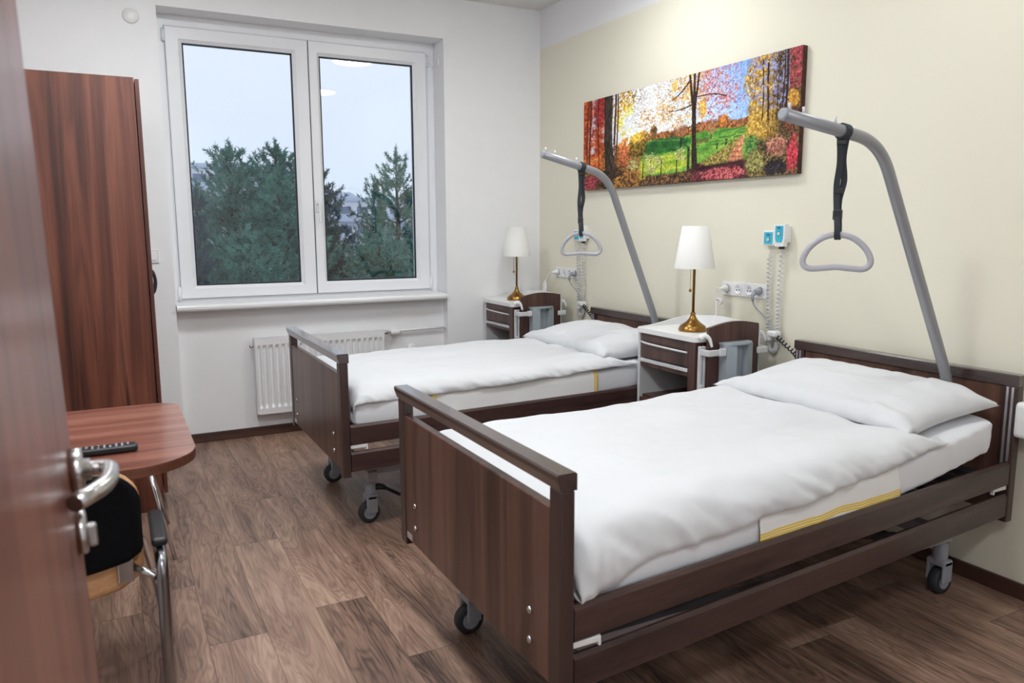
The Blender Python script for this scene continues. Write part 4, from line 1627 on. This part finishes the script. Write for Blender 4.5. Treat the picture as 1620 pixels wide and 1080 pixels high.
cw = thing('call_unit', 'square white and turquoise nurse-call unit on the wall between the beds', 'call unit', (0, -2.305, 1.295), 'nurse-call wall units')
obj('case', box(-0.034, -0.0005, -2.344, -2.267, 1.258, 1.332, 0.006, 3), 'whiteplast', cw)
lb = obj('front_label', box(-0.0355, -0.0342, -2.332, -2.277, 1.266, 1.323, 0.0004, 1), 'turq', cw)
face_print(lb, -0.0358, -2.305, 1.310, 0.015)
push_button(lb, -0.0356, -2.305, 1.287, 0.0078)
hs = thing('call_handset', 'slim white and turquoise call handset with coiled cord between the beds', 'call handset', (0, -2.385, 1.31), 'nurse-call handsets')
bm = bmesh.new()
prism(bm, [(-2.352, 1.36), (-2.418, 1.36), (-2.418, 1.29), (-2.410, 1.256), (-2.360, 1.256), (-2.352, 1.29)], 0.026, 'X', -0.048)
bx(bm, -0.022, -0.0005, -2.414, -2.356, 1.275, 1.35)
obj('case', bm, 'whiteplast', hs)
bm = bmesh.new()
prism(bm, [(-2.361, 1.353), (-2.409, 1.353), (-2.409, 1.295), (-2.403, 1.276), (-2.367, 1.276), (-2.361, 1.295)], 0.0012, 'X', -0.0495)
lb = obj('front_label', bm, 'turq', hs)
face_print(lb, -0.0498, -2.385, 1.343, 0.013)
push_button(lb, -0.0496, -2.385, 1.316, 0.0078)
bm = bmesh.new()
tube(bm, spline([(-0.018, -2.303, 1.257), (-0.02, -2.309, 1.235), (-0.02, -2.302, 1.205)], 6), 0.0022, 8)
tube(bm, helix([(-0.02, -2.302, 1.205), (-0.02, -2.31, 1.0), (-0.02, -2.318, 0.83), (-0.02, -2.322, 0.78), (-0.02, -2.345, 0.745), (-0.02, -2.368, 0.765), (-0.02, -2.378, 0.83), (-0.02, -2.374, 1.0), (-0.02, -2.381, 1.225)], 0.0092, 80, 10), 0.003, 6)
tube(bm, spline([(-0.02, -2.381, 1.225), (-0.026, -2.385, 1.24), (-0.03, -2.385, 1.256)], 6), 0.0022, 8)
obj('coiled_cord', bm, 'lightplast', hs)
obj('cord_grip', box(-0.042, -0.022, -2.40, -2.378, 1.243, 1.2558, 0.003), 'black', hs)
dup(cw, (0, 1.735, 0), 'square white and turquoise nurse-call unit on the wall near the window corner')
dup(hs, (0, 1.735, 0), 'slim white and turquoise call handset with coiled cord near the window corner')

# white dispenser cut by the right edge of the photograph
dp = thing('wall_dispenser', 'white plastic wall box right of the nearest headboard', 'dispenser', (0, -3.62, 0.66))
bm = bmesh.new()
bx(bm, -0.09, -0.0005, -3.70, -3.535, 0.61, 0.74, 0.016, 3)
obj('case', bm, 'whiteplast', dp)

# ------------------------------------------------------------------ canvas print of an autumn landscape
PY0, PY1, PZ0, PZ1 = -0.643, -2.458, 1.592, 2.159
def paint(nu, nv):
    """printed picture: (nv, nu, 3) sRGB 0..1, v = 0 at the bottom"""
    ul = np.linspace(0, 1, nu)
    s, v = np.meshgrid(ul / (1.457 - 0.457 * ul), np.linspace(0, 1, nv))
    cache = {}

    def nz(fu, fv, seed):
        r = np.random.default_rng(seed)
        gx, gy = int(fu) + 2, int(fv) + 2
        g = r.random((gy, gx))
        X, Y = s * fu, v * fv
        i, j = np.floor(X).astype(int), np.floor(Y).astype(int)
        a, b = X - i, Y - j
        a, b = a * a * (3 - 2 * a), b * b * (3 - 2 * b)
        i1, j1 = np.minimum(i + 1, gx - 1), np.minimum(j + 1, gy - 1)
        return (g[j, i] * (1 - a) + g[j, i1] * a) * (1 - b) + (g[j1, i] * (1 - a) + g[j1, i1] * a) * b

    def fb(fu, fv, sd):
        k = (fu, fv, sd)
        if k not in cache:
            cache[k] = 0.5 * nz(fu, fv, sd) + 0.28 * nz(fu * 2.1, fv * 2.1, sd + 1) + 0.22 * nz(fu * 4.3, fv * 4.3, sd + 2)
        return cache[k]
    C = lambda *c: np.array(c, float) / 255
    sm = lambda x, a, b: np.clip((x - a) / (b - a), 0, 1)
    con = lambda x, k: np.clip((x - 0.5) * k + 0.5, 0, 1)
    img = np.zeros((nv, nu, 3))

    def mix(col, m):
        nonlocal img
        m = np.clip(m, 0, 1)[..., None]
        img = img * (1 - m) + np.asarray(col) * m

    def blob(cs, cv, rs, rv, rough=0.5, f=(40, 22), sd=5):
        d = ((s - cs) / rs) ** 2 + ((v - cv) / rv) ** 2 + rough * 3.2 * (fb(f[0], f[1], sd) - 0.5) + 1.3 * (fb(150, 66, sd + 400) - 0.5)
        return sm(d, 1.25, 0.7)

    def tone(a, b, f, sd, k=2.6):
        t = con(fb(f[0], f[1], sd), k)[..., None]
        return C(*a) * (1 - t) + C(*b) * t
    fine = con(fb(230, 100, 900), 3.0)
    # sky
    t = sm(s, 0.28, 0.80)[..., None]
    img[:] = C(246, 248, 253) * (1 - t) + C(118, 156, 228) * t
    img += sm(v, 1.0, 0.5)[..., None] * 0.12
    img = np.clip(img, 0, 1)
    # far ridge and autumn woods
    ridge = 0.50 + 0.045 * np.exp(-((s - 0.58) / 0.10) ** 2) + 0.01 * fb(24, 1, 3)
    mix(C(150, 150, 166), (v < ridge) * (s > 0.33))
    wood_top = 0.49 + 0.05 * fb(60, 1, 8) + 0.03 * np.exp(-((s - 0.56) / 0.07) ** 2)
    mix(tone((92, 56, 34), (196, 126, 72), (110, 50), 21), (v < wood_top) * (s > 0.24))
    mix(tone((150, 84, 34), (224, 150, 70), (120, 60), 23), blob(0.645, 0.525, 0.023, 0.062, 0.25))
    mix(tone((70, 46, 30), (132, 92, 56), (120, 60), 25), blob(0.322, 0.53, 0.017, 0.07, 0.4))
    mix(tone((96, 70, 40), (206, 160, 90), (120, 60), 27), blob(0.27, 0.50, 0.045, 0.055, 0.6))
    # meadow
    mead = 0.455 + 0.012 * np.sin(s * 22 + 1) - 0.02 * sm(s, 0.36, 0.28)
    mg = tone((78, 142, 52), (146, 184, 78), (18, 26), 31, 1.6)
    mix(mg, sm(mead - v, 0, 0.01) * sm(s, 0.24, 0.27))
    mix(tone((24, 72, 36), (44, 104, 44), (40, 40), 35), blob(0.37, 0.375, 0.125, 0.075, 0.25, (10, 10), 37) * 0.92)
    mix(C(120, 178, 84), np.exp(-((v - 0.43 + 0.22 * (s - 0.36)) / 0.008) ** 2) * (s > 0.31) * (s < 0.45) * 0.5)
    for k in range(6):
        yy = 0.43 - 0.026 * k + 0.16 * (s - 0.66) + 0.006 * np.sin(s * 60 + k)
        mix(C(44, 106, 44), np.exp(-((v - yy) / 0.0065) ** 2) * sm(s, 0.54, 0.60) * sm(0.765 - s, 0, 0.02) * (fb(20, 3, 39 + k) > 0.40) * 0.85)
    mix(C(104, 88, 52), blob(0.55, 0.37, 0.035, 0.022, 0.5) * 0.7)
    mix(tone((150, 176, 50), (216, 214, 84), (60, 40), 41), blob(0.37, 0.20, 0.13, 0.085, 0.35, (14, 12), 43) * 0.95)
    mix(C(84, 130, 40), np.exp(-((v - 0.215 - 0.25 * (s - 0.42)) / 0.012) ** 2) * (s > 0.34) * (s < 0.48) * 0.6)
    # verge beside the path, the path itself
    vline = 0.13 + 1.12 * (s - 0.52)
    vm = sm(vline + 0.02 - v, 0, 0.015) * (s > 0.515) * sm(0.735 - s, 0, 0.02) * (v > 0.05)
    mix(tone((86, 78, 34), (196, 176, 96), (150, 70), 45), vm)
    pc = 0.735 - 0.028 * sm(v, 0.36, 0.15) + 0.006 * np.sin(v * 20)
    pw = 0.005 + 0.036 * sm(v, 0.375, 0.13)
    mix(tone((186, 112, 78), (238, 176, 130), (140, 60), 51), (np.abs(s - pc) < pw) * (v < 0.37) * (v > 0.08))
    for k in range(3):
        mix(C(120, 62, 52), np.exp(-((v - 0.19 - 0.045 * k) / 0.006) ** 2) * (np.abs(s - pc) < pw) * 0.6)
    # leafy foreground
    fg = 0.085 + 0.03 * fb(16, 1, 61) + 0.07 * np.exp(-((s - 0.53) / 0.05) ** 2) + 0.05 * sm(s, 0.55, 0.72) + 0.05 * sm(0.2, 0.0, 1.0) * (s < 0.2)
    mix(tone((34, 26, 22), (150, 108, 70), (170, 70), 63, 3.4), sm(fg - v, 0, 0.02) * sm(s, 0.0, 0.01))
    mix(tone((46, 22, 32), (112, 52, 56), (170, 70), 65, 3.2), sm(fg - v, 0, 0.02) * sm(s, 0.47, 0.53))
    mix(tone((120, 36, 52), (226, 128, 122), (190, 80), 67, 3.4), blob(0.655, 0.055, 0.115, 0.062, 0.4, (16, 8), 69))
    mix(C(36, 18, 24), np.exp(-((v - 0.125 - 0.16 * (s - 0.6)) / 0.017) ** 2) * sm(s, 0.50, 0.54) * sm(0.765 - s, 0, 0.03) * 0.88)
    mix(tone((170, 92, 52), (232, 150, 104), (120, 60), 71), blob(0.175, 0.115, 0.045, 0.03, 0.5) * 0.9)
    mix(tone((150, 132, 40), (222, 198, 80), (120, 60), 73), blob(0.245, 0.10, 0.05, 0.05, 0.5) * 0.85)
    # left forest
    fl = sm(0.105 - s, 0, 0.012)
    mix(tone((130, 40, 24), (226, 104, 48), (130, 44), 81), fl)
    mix(tone((190, 80, 28), (244, 168, 78), (90, 34), 83), fl * sm(0.55, 0.3, 1.0) * sm(0.52 - v, -0.05, 0.25))
    mix(C(206, 216, 240), np.exp(-((s - 0.045 - 0.01 * np.sin(v * 9)) / 0.013) ** 2) * (v > 0.40) * (fb(120, 30, 85) > 0.44) * 0.95)
    mix(C(190, 204, 236), np.exp(-((s - 0.088) / 0.008) ** 2) * (v > 0.5) * (fb(120, 30, 87) > 0.52) * 0.85)
    mix(tone((110, 24, 30), (190, 60, 60), (150, 60), 89), blob(0.075, 0.86, 0.03, 0.17, 0.6, (60, 24), 91) * 0.85)
    mix(C(240, 160, 90), np.exp(-((v - 0.33 - 0.6 * (s - 0.05)) / 0.03) ** 2) * (s < 0.08) * 0.7)
    mix(tone((60, 50, 22), (168, 122, 60), (130, 60), 93), sm(0.25 - v, 0, 0.05) * sm(0.10 - s, 0, 0.03) * 0.9)
    for x, w, c in ((0.018, 0.003, (96, 40, 24)), (0.030, 0.0035, (80, 36, 24)), (0.068, 0.0022, (54, 30, 22)), (0.098, 0.0025, (50, 28, 24))):
        mix(C(*c), (np.abs(s - x - 0.003 * np.sin(v * 6 + x * 90)) < w) * (v > 0.22) * 0.9)
    mix(tone((70, 52, 28), (206, 140, 74), (130, 60), 94), sm(0.27 - s, 0, 0.02) * (s > 0.09) * sm(0.46 + 0.10 * (fb(30, 1, 96) - 0.5) - v, 0, 0.03))
    # sun-lit golden crown and shrubs round the sun
    gold = blob(0.185, 0.78, 0.045, 0.26, 0.7, (70, 30), 95) * (fb(140, 60, 97) > 0.40)
    mix(tone((120, 78, 26), (240, 190, 84), (150, 60), 99), gold)
    mix(tone((130, 66, 36), (224, 128, 84), (150, 60), 101), blob(0.19, 0.36, 0.032, 0.14, 0.6, (60, 26), 103))
    mix(tone((58, 52, 24), (150, 120, 52), (150, 60), 105), blob(0.25, 0.40, 0.04, 0.13, 0.7, (60, 26), 107))
    mix(tone((150, 110, 40), (230, 180, 84), (150, 60), 109), blob(0.245, 0.50, 0.035, 0.05, 0.7, (60, 26), 111))
    du, dv = (s - 0.21) * 3.0, v - 0.676
    r = np.sqrt(du ** 2 + dv ** 2)
    ang = np.arctan2(dv, du)
    img = img + np.exp(-(r / 0.20) ** 2)[..., None] * np.array([0.75, 0.55, 0.15]) * 0.75
    rays = np.abs(np.sin(ang * 9 + 0.4)) ** 16 * np.exp(-(r / 0.20) ** 2)
    img = img + rays[..., None] * np.array([1.0, 0.8, 0.3]) * 0.8
    img = img + np.exp(-(r / 0.085) ** 2)[..., None] * np.array([1.2, 1.2, 1.0])
    img = np.clip(img, 0, 1)
    for x, w, c, lo in ((0.118, 0.0165, (40, 36, 28), 0.12), (0.100, 0.003, (36, 24, 20), 0.1), (0.143, 0.0045, (52, 36, 32), 0.1), (0.153, 0.003, (60, 44, 34), 0.1), (0.130, 0.0035, (50, 40, 36), 0.1)):
        mix(tone(c, tuple(min(255, int(k * 1.9)) for k in c), (200, 20), 113), (np.abs(s - x - 0.004 * np.sin(v * 4 + x * 70)) < w * (1.25 - 0.35 * v)) * (v > lo))
    mix(C(214, 196, 204), (np.abs(s - 0.1365 - 0.003 * np.sin(v * 5)) < 0.0024) * (v > 0.35) * (fb(10, 22, 115) > 0.4) * 0.85)
    mix(tone((30, 24, 20), (84, 66, 44), (150, 60), 117), blob(0.128, 0.16, 0.045, 0.065, 0.5, (50, 20), 119) * 0.95)
    mix(C(110, 88, 66), np.exp(-(((s - 0.235) / 0.05) ** 2 + ((v - 0.92) / 0.14) ** 2)) * (fb(190, 90, 121) > 0.56) * 0.7)
    # maple: crown sprays, then limbs
    dens = np.exp(-(((s - 0.515) / 0.145) ** 2 + ((v - 0.90) / 0.30) ** 2))
    dens = np.maximum(dens, 0.85 * np.exp(-(((s - 0.36) / 0.09) ** 2 + ((v - 0.70 - 0.25 * (s - 0.36)) / 0.10) ** 2)))
    dens = np.maximum(dens, 0.85 * np.exp(-(((s - 0.645) / 0.075) ** 2 + ((v - 0.73) / 0.13) ** 2)))
    dens = np.maximum(dens, 0.7 * np.exp(-(((s - 0.44) / 0.06) ** 2 + ((v - 0.58) / 0.07) ** 2)))
    leaf = (fb(190, 84, 131) + 0.28 * (fb(44, 20, 133) - 0.5) > 0.69 - 0.30 * dens) * (dens > 0.12)
    rt = sm(s, 0.49, 0.58)[..., None]
    lc = tone((186, 128, 78), (242, 206, 116), (120, 60), 135) * (1 - rt) + tone((164, 72, 84), (228, 152, 134), (120, 60), 137) * rt
    mix(lc, leaf * 0.9)
    mix(tone((206, 140, 40), (246, 206, 100), (120, 60), 139), blob(0.548, 0.66, 0.016, 0.10, 0.7, (90, 40), 141) * 0.9)
    mix(tone((206, 150, 60), (246, 216, 120), (120, 60), 139), blob(0.413, 0.93, 0.014, 0.05, 0.7, (90, 40), 143) * 0.8)

    def limb(p, q, w0, w1, bend=0.0, c=(44, 30, 25)):
        (x0_, y0_), (x1_, y1_) = p, q
        for k in range(220):
            f = k / 219
            xx = x0_ + (x1_ - x0_) * f
            yy = y0_ + (y1_ - y0_) * f + bend * math.sin(f * math.pi)
            w = w0 + (w1 - w0) * f
            iu, iv = 1.457 * xx / (1 + 0.457 * xx) * (nu - 1), yy * (nv - 1)
            ru, rv = max(0.6, w * nu), max(0.6, w * 2.6 * nv)
            a0, a1 = max(0, int(round(iu - ru))), min(nu, int(round(iu + ru)) + 1)
            b0, b1 = max(0, int(round(iv - rv * 0.5))), min(nv, int(round(iv + rv * 0.5)) + 1)
            img[b0:b1, a0:a1] = C(*c) * (0.7 + 0.8 * fine[b0:b1, a0:a1, None])
    limb((0.516, 0.12), (0.510, 0.40), 0.0125, 0.0085)
    limb((0.510, 0.40), (0.506, 0.70), 0.0085, 0.0080)
    limb((0.503, 0.66), (0.484, 1.0), 0.0045, 0.0035)
    limb((0.506, 0.68), (0.506, 1.0), 0.0055, 0.0042)
    limb((0.510, 0.68), (0.527, 1.0), 0.0040, 0.0030)
    limb((0.500, 0.72), (0.392, 0.695), 0.0026, 0.0010, -0.012)
    limb((0.486, 0.95), (0.405, 0.80), 0.0022, 0.0009, -0.02)
    limb((0.522, 0.78), (0.655, 0.735), 0.0020, 0.0008, 0.02)
    limb((0.487, 0.10), (0.487, 0.33), 0.0050, 0.0045, c=(50, 40, 40))
    limb((0.450, 0.33), (0.450, 0.52), 0.0026, 0.0016)
    mix(tone((120, 76, 56), (190, 130, 90), (150, 70), 145), blob(0.45, 0.50, 0.03, 0.055, 0.9, (90, 44), 147) * 0.75)
    limb((0.590, 0.38), (0.590, 0.47), 0.0018, 0.0014, c=(90, 64, 50))
    mix(tone((140, 90, 60), (206, 150, 104), (150, 70), 149), blob(0.59, 0.475, 0.022, 0.05, 0.9, (90, 44), 151) * 0.75)
    for x, y, h in ((0.212, 0.03, 0.22), (0.275, 0.07, 0.16), (0.31, 0.05, 0.2), (0.36, 0.09, 0.15), (0.432, 0.09, 0.2), (0.618, 0.28, 0.05), (0.66, 0.31, 0.045), (0.13, 0.08, 0.12)):
        limb((x, y), (x + 0.002, y + h), 0.0018, 0.0014, c=(50, 40, 34))
    for x, y in ((0.305, 0.27), (0.23, 0.22), (0.31, 0.17), (0.445, 0.27), (0.345, 0.23)):
        mix(tone((136, 136, 76), (226, 222, 160), (160, 80), 153), blob(x, y, 0.022, 0.055, 1.3, (110, 50), 155) * 0.8)
    limb((0.13, 0.10), (0.20, 0.17), 0.0018, 0.001, c=(44, 30, 26))
    # right wood
    edge = 0.755 - 0.028 * np.exp(-((v - 0.80) / 0.10) ** 2) + 0.04 * (fb(10, 16, 161) - 0.5)
    body = sm(s - edge, 0, 0.012) * (v > 0.30) * (fb(120, 54, 163) > 0.36 - 0.2 * sm(s, 0.76, 0.80))
    mix(tone((124, 86, 30), (242, 200, 96), (150, 66), 165, 2.8), body)
    dk = sm(s + 0.10 * (fb(18, 14, 167) - 0.5), 0.84, 0.90) * body
    mix(tone((34, 30, 28), (134, 104, 62), (170, 76), 169, 3.0), dk * 0.92)
    gap = (fb(110, 50, 171) > 0.565) * (v > 0.54) * sm(s, 0.745, 0.78) * (s < 0.945)
    mix(tone((126, 128, 190), (168, 180, 232), (40, 20), 173), gap * body * 0.85)
    mix(tone((150, 108, 36), (246, 208, 108), (130, 60), 175), blob(0.80, 0.44, 0.05, 0.17, 0.7, (60, 30), 177) * 0.85)
    mix(tone((110, 34, 46), (206, 92, 96), (160, 70), 179), sm(s, 0.93, 0.955) * sm(v, 0.66, 0.72) * (fb(90, 40, 181) > 0.36) * 0.95)
    mix(tone((170, 108, 36), (244, 190, 84), (130, 60), 183), blob(0.965, 0.60, 0.03, 0.08, 0.8, (70, 30), 185) * 0.9)
    mix(tone((60, 30, 26), (150, 84, 56), (150, 66), 187), blob(0.96, 0.45, 0.045, 0.09, 0.7, (70, 30), 189) * 0.9)
    for x, w in ((0.822, 0.0028), (0.848, 0.0042), (0.918, 0.0028), (0.932, 0.0050), (0.895, 0.0022)):
        mix(C(42, 30, 36), (np.abs(s - x - 0.004 * np.sin(v * 7 + x * 50)) < w) * (v > 0.46) * (fb(8, 24, 191) > 0.30) * 0.95)
    low = sm(s, 0.745, 0.775) * sm(0.34 - v, 0, 0.06)
    mix(tone((40, 36, 26), (150, 124, 78), (160, 70), 193, 3.2), low)
    mix(tone((44, 92, 40), (118, 160, 84), (150, 66), 195), blob(0.782, 0.27, 0.028, 0.075, 0.7, (70, 30), 197))
    mix(tone((84, 84, 40), (186, 176, 110), (160, 70), 199), blob(0.80, 0.13, 0.045, 0.10, 0.7, (70, 30), 201))
    mix(tone((120, 66, 60), (222, 160, 130), (160, 70), 203), blob(0.895, 0.24, 0.045, 0.075, 0.8, (70, 30), 205))
    mix(tone((22, 20, 26), (70, 60, 64), (160, 70), 207), blob(0.895, 0.065, 0.06, 0.06, 0.5, (50, 20), 209) * 0.95)
    mix(tone((150, 30, 44), (236, 96, 108), (160, 70), 211), blob(0.975, 0.17, 0.026, 0.17, 0.6, (60, 26), 213))
    # red undergrowth, bottom left
    mix(tone((100, 28, 44), (206, 92, 108), (170, 76), 215), blob(0.03, 0.07, 0.05, 0.08, 0.6, (60, 26), 217) * 0.9)
    mix(tone((26, 22, 18), (96, 80, 52), (170, 76), 219), blob(0.10, 0.05, 0.045, 0.055, 0.6, (60, 26), 221) * 0.9)
    img *= (0.84 + 0.30 * fine[..., None])
    return np.clip(img, 0, 1)


NU, NV = 620, 196
pic = paint(NU, NV)
pc_lin = np.where(pic <= 0.04045, pic / 12.92, ((pic + 0.055) / 1.055) ** 2.4)
pt = thing('canvas_picture', 'wide canvas print of a sunny autumn meadow on the cream wall', 'picture', (0, (PY0 + PY1) / 2, PZ0))
me = bpy.data.meshes.new('printed_canvas')
uu, vv = np.meshgrid(np.linspace(0, 1, NU), np.linspace(0, 1, NV))
co = np.stack([np.full(uu.shape, -0.0305), PY0 + (PY1 - PY0) * uu - (PY0 + PY1) / 2, (PZ1 - PZ0) * vv], -1).reshape(-1, 3)
ii = np.arange(NU * NV).reshape(NV, NU)
quads = np.stack([ii[:-1, :-1], ii[:-1, 1:], ii[1:, 1:], ii[1:, :-1]], -1).reshape(-1, 4)
me.vertices.add(len(co))
me.vertices.foreach_set('co', co.ravel())
me.loops.add(quads.size)
me.loops.foreach_set('vertex_index', quads.ravel())
me.polygons.add(len(quads))
me.polygons.foreach_set('loop_start', np.arange(0, quads.size, 4))
me.update(calc_edges=True)
at = me.color_attributes.new('print', 'FLOAT_COLOR', 'POINT')
at.data.foreach_set('color', np.concatenate([pc_lin.reshape(-1, 3), np.ones((NU * NV, 1))], 1).astype(np.float32).ravel())
m, nt, b_ = newmat('canvas_print')
an = nt.nodes.new('ShaderNodeVertexColor')
an.layer_name = 'print'
nt.links.new(an.outputs['Color'], b_.inputs['Base Color'])
b_.inputs['Roughness'].default_value = 0.7
b_.inputs['Specular IOR Level'].default_value = 0.25
me.materials.append(m)
po = bpy.data.objects.new('printed_canvas', me)
COL.objects.link(po)
po.parent = pt
ORG[po.name] = ORG[pt.name]
obj('stretcher_frame', box(-0.0302, -0.0005, PY1, PY0, PZ0, PZ1, 0.002, 1), plain('canvas_edge', (70, 40, 34), 0.8, var=0.4, scale=40), pt)

# ------------------------------------------------------------------ outside: pines, blocks, hill
def mesh_from(name, co, faces, mat, parent=None, org=(0, 0, 0)):
    co = np.asarray(co, float) - np.asarray(org, float)
    me = bpy.data.meshes.new(name)
    me.vertices.add(len(co))
    me.vertices.foreach_set('co', co.ravel())
    f = np.asarray(faces)
    me.loops.add(f.size)
    me.loops.foreach_set('vertex_index', f.ravel())
    me.polygons.add(len(f))
    me.polygons.foreach_set('loop_start', np.arange(0, f.size, f.shape[1]))
    me.update(calc_edges=True)
    me.materials.append(MT[mat])
    o = bpy.data.objects.new(name, me)
    COL.objects.link(o)
    if parent:
        o.parent = parent
        ORG[o.name] = ORG[parent.name]
    return o


GZ = -9.0
def pine(x, y, top, crown, rad, seed, label, mat='needles', sparse=1.0, asym=0.0, tuft=0.26, group='pines outside the window'):
    """crown: depth of the crown below the tip; rad: radius at the crown's base"""
    r = np.random.default_rng(seed)
    t = thing('pine_tree', label, 'tree', (x, y, GZ), group)
    b = bmesh.new()
    lean_ = r.uniform(-0.1, 0.1)
    trunk = [(x + lean_ * (1 - k / 8), y, GZ + (top - 0.15 - GZ) * k / 8) for k in range(9)]
    tube(b, trunk, [0.22 * (1 - k / 8) ** 0.8 + 0.012 for k in range(9)], 9)
    cen, dirs = [], []
    # leader
    for k in range(5):
        cen.append((x, y, top - 0.05 - 0.09 * k)); dirs.append((r.normal(0, .12), r.normal(0, .12), 1))
    z = top - 0.35
    while z > top - crown:
        f = (top - z) / crown
        rr = rad * (f ** 0.8) * (1 if f < 0.75 else 1 - 0.5 * (f - 0.75))
        nb = int((4 + 5 * f) * sparse) + 1
        a0 = r.uniform(0, 6.28)
        for k in range(nb):
            a = a0 + 2 * PI * k / nb + r.normal(0, 0.35)
            L = rr * r.uniform(0.6, 1.12) * (1 + asym * math.cos(a))
            if L < 0.12:
                L = 0.12
            rise = 0.42 * (1 - f) + 0.06
            d = np.array([math.cos(a), math.sin(a), rise])
            bend = r.uniform(0.05, 0.22)
            pts = []
            nseg = max(3, int(L / 0.16))
            for s in range(nseg + 1):
                q = s / nseg
                p = np.array([x, y, z]) + d * L * q + np.array([0, 0, bend * L * q * q])
                pts.append(p)
            tube(b, [tuple(p) for p in pts], [0.028 * (1 - q / (nseg + 1)) * (0.4 + rr / 2) for q in range(nseg + 1)], 5, caps=False)
            for s in range(1, nseg + 1):
                q = s / nseg
                if q < 0.3 and f > 0.4:
                    continue
                m_ = 1 if L < 0.4 else 2 + int(2 * (q > 0.5))
                for _ in range(m_):
                    off = r.normal(0, 0.10 + 0.05 * L, 3) * (0.3 if L < 0.4 else 1)
                    cen.append(tuple(pts[s] + off))
                    up = d * 0.7 + np.array([0, 0, 0.65]) + r.normal(0, 0.3, 3)
                    dirs.append(tuple(up))
        z -= r.uniform(0.26, 0.36) / sparse ** 0.3
    obj('trunk', b, 'bark', t, recalc=False)
    cen, dirs = np.array(cen), np.array(dirs)
    dirs /= np.linalg.norm(dirs, axis=1)[:, None]
    K = 46
    n = len(cen)
    # needles along a short twig, fanning forward
    along = r.uniform(-0.5, 0.5, (n, K)) * tuft
    rnd = r.normal(0, 1, (n, K, 3))
    nd = dirs[:, None, :] * 0.9 + rnd * 0.62
    nd /= np.linalg.norm(nd, axis=2)[..., None]
    base = cen[:, None, :] + dirs[:, None, :] * along[..., None]
    ln = r.uniform(0.55, 1.0, (n, K))[..., None] * 0.115
    side = np.cross(nd, r.normal(0, 1, (n, K, 3)))
    side /= np.linalg.norm(side, axis=2)[..., None]
    wdt = 0.0095
    A = base - side * wdt
    B = base + side * wdt
    Cc = base + nd * ln + side * wdt * 0.6
    D = base + nd * ln - side * wdt * 0.6
    co = np.stack([A, B, Cc, D], 2).reshape(-1, 3)
    fc = np.arange(n * K * 4).reshape(-1, 4)
    mesh_from('foliage', co, fc, mat, t, (x, y, GZ))
    return t


pine(-0.12, 15.0, 3.38, 4.4, 2.05, 3, 'pine with a pointed leader in the middle of the left window pane')
pine(1.25, 16.5, 3.62, 4.6, 2.0, 5, 'pine behind the middle of the window, cut by the sash')
pine(0.72, 13.6, 2.70, 3.6, 1.5, 7, 'shorter dense pine in front, right part of the left pane')
pine(-1.28, 11.6, 2.12, 3.2, 0.36, 9, 'narrow dark conifer at the left edge of the left pane', 'needles_dark')
pine(2.02, 15.0, 2.92, 4.0, 1.25, 13, 'dark pine at the left edge of the right pane', 'needles_dark')
pine(4.95, 17.5, 3.66, 4.6, 1.9, 17, 'loose pine with open branches at the right of the right pane', sparse=0.62, asym=-0.25, tuft=0.3)
pine(3.25, 14.0, 1.35, 2.6, 1.6, 19, 'low pine crown in the lower middle of the right pane')
pine(4.35, 13.2, 0.95, 2.3, 1.3, 23, 'lowest pine crown at the lower right of the right pane')
pine(-0.15, 12.6, 1.35, 2.4, 1.25, 29, 'low dense pine in front in the left pane')

def block(x0, x1, y, ztop, floors, label, n):
    t = thing('apartment_building', label, 'building', ((x0 + x1) / 2, y, GZ - 8))
    fh = 2.9
    zb = GZ - 8
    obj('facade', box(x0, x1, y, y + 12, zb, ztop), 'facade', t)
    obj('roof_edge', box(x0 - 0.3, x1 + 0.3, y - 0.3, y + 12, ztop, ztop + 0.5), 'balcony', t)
    for f in range(floors):
        z = ztop - 0.4 - f * fh
        b = bmesh.new()
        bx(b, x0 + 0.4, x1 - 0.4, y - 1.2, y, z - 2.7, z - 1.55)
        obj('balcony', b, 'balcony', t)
        b = bmesh.new()
        for k in range(n):
            xc = x0 + (x1 - x0) * (k + 0.5) / n
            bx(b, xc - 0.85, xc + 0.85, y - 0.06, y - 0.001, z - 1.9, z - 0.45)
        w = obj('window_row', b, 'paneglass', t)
    return t


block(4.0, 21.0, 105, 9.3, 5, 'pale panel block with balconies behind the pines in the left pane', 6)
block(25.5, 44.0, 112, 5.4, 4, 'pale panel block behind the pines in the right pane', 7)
# hill and ground
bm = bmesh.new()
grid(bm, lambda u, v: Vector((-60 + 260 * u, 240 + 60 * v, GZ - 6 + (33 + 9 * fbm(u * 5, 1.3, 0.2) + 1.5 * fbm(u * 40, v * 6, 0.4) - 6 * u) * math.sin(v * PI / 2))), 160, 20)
struct('hill', bm, 'hazy_hill')
struct('ground', box(-120, 260, 3.0, 330, GZ - 9, GZ), 'ground')
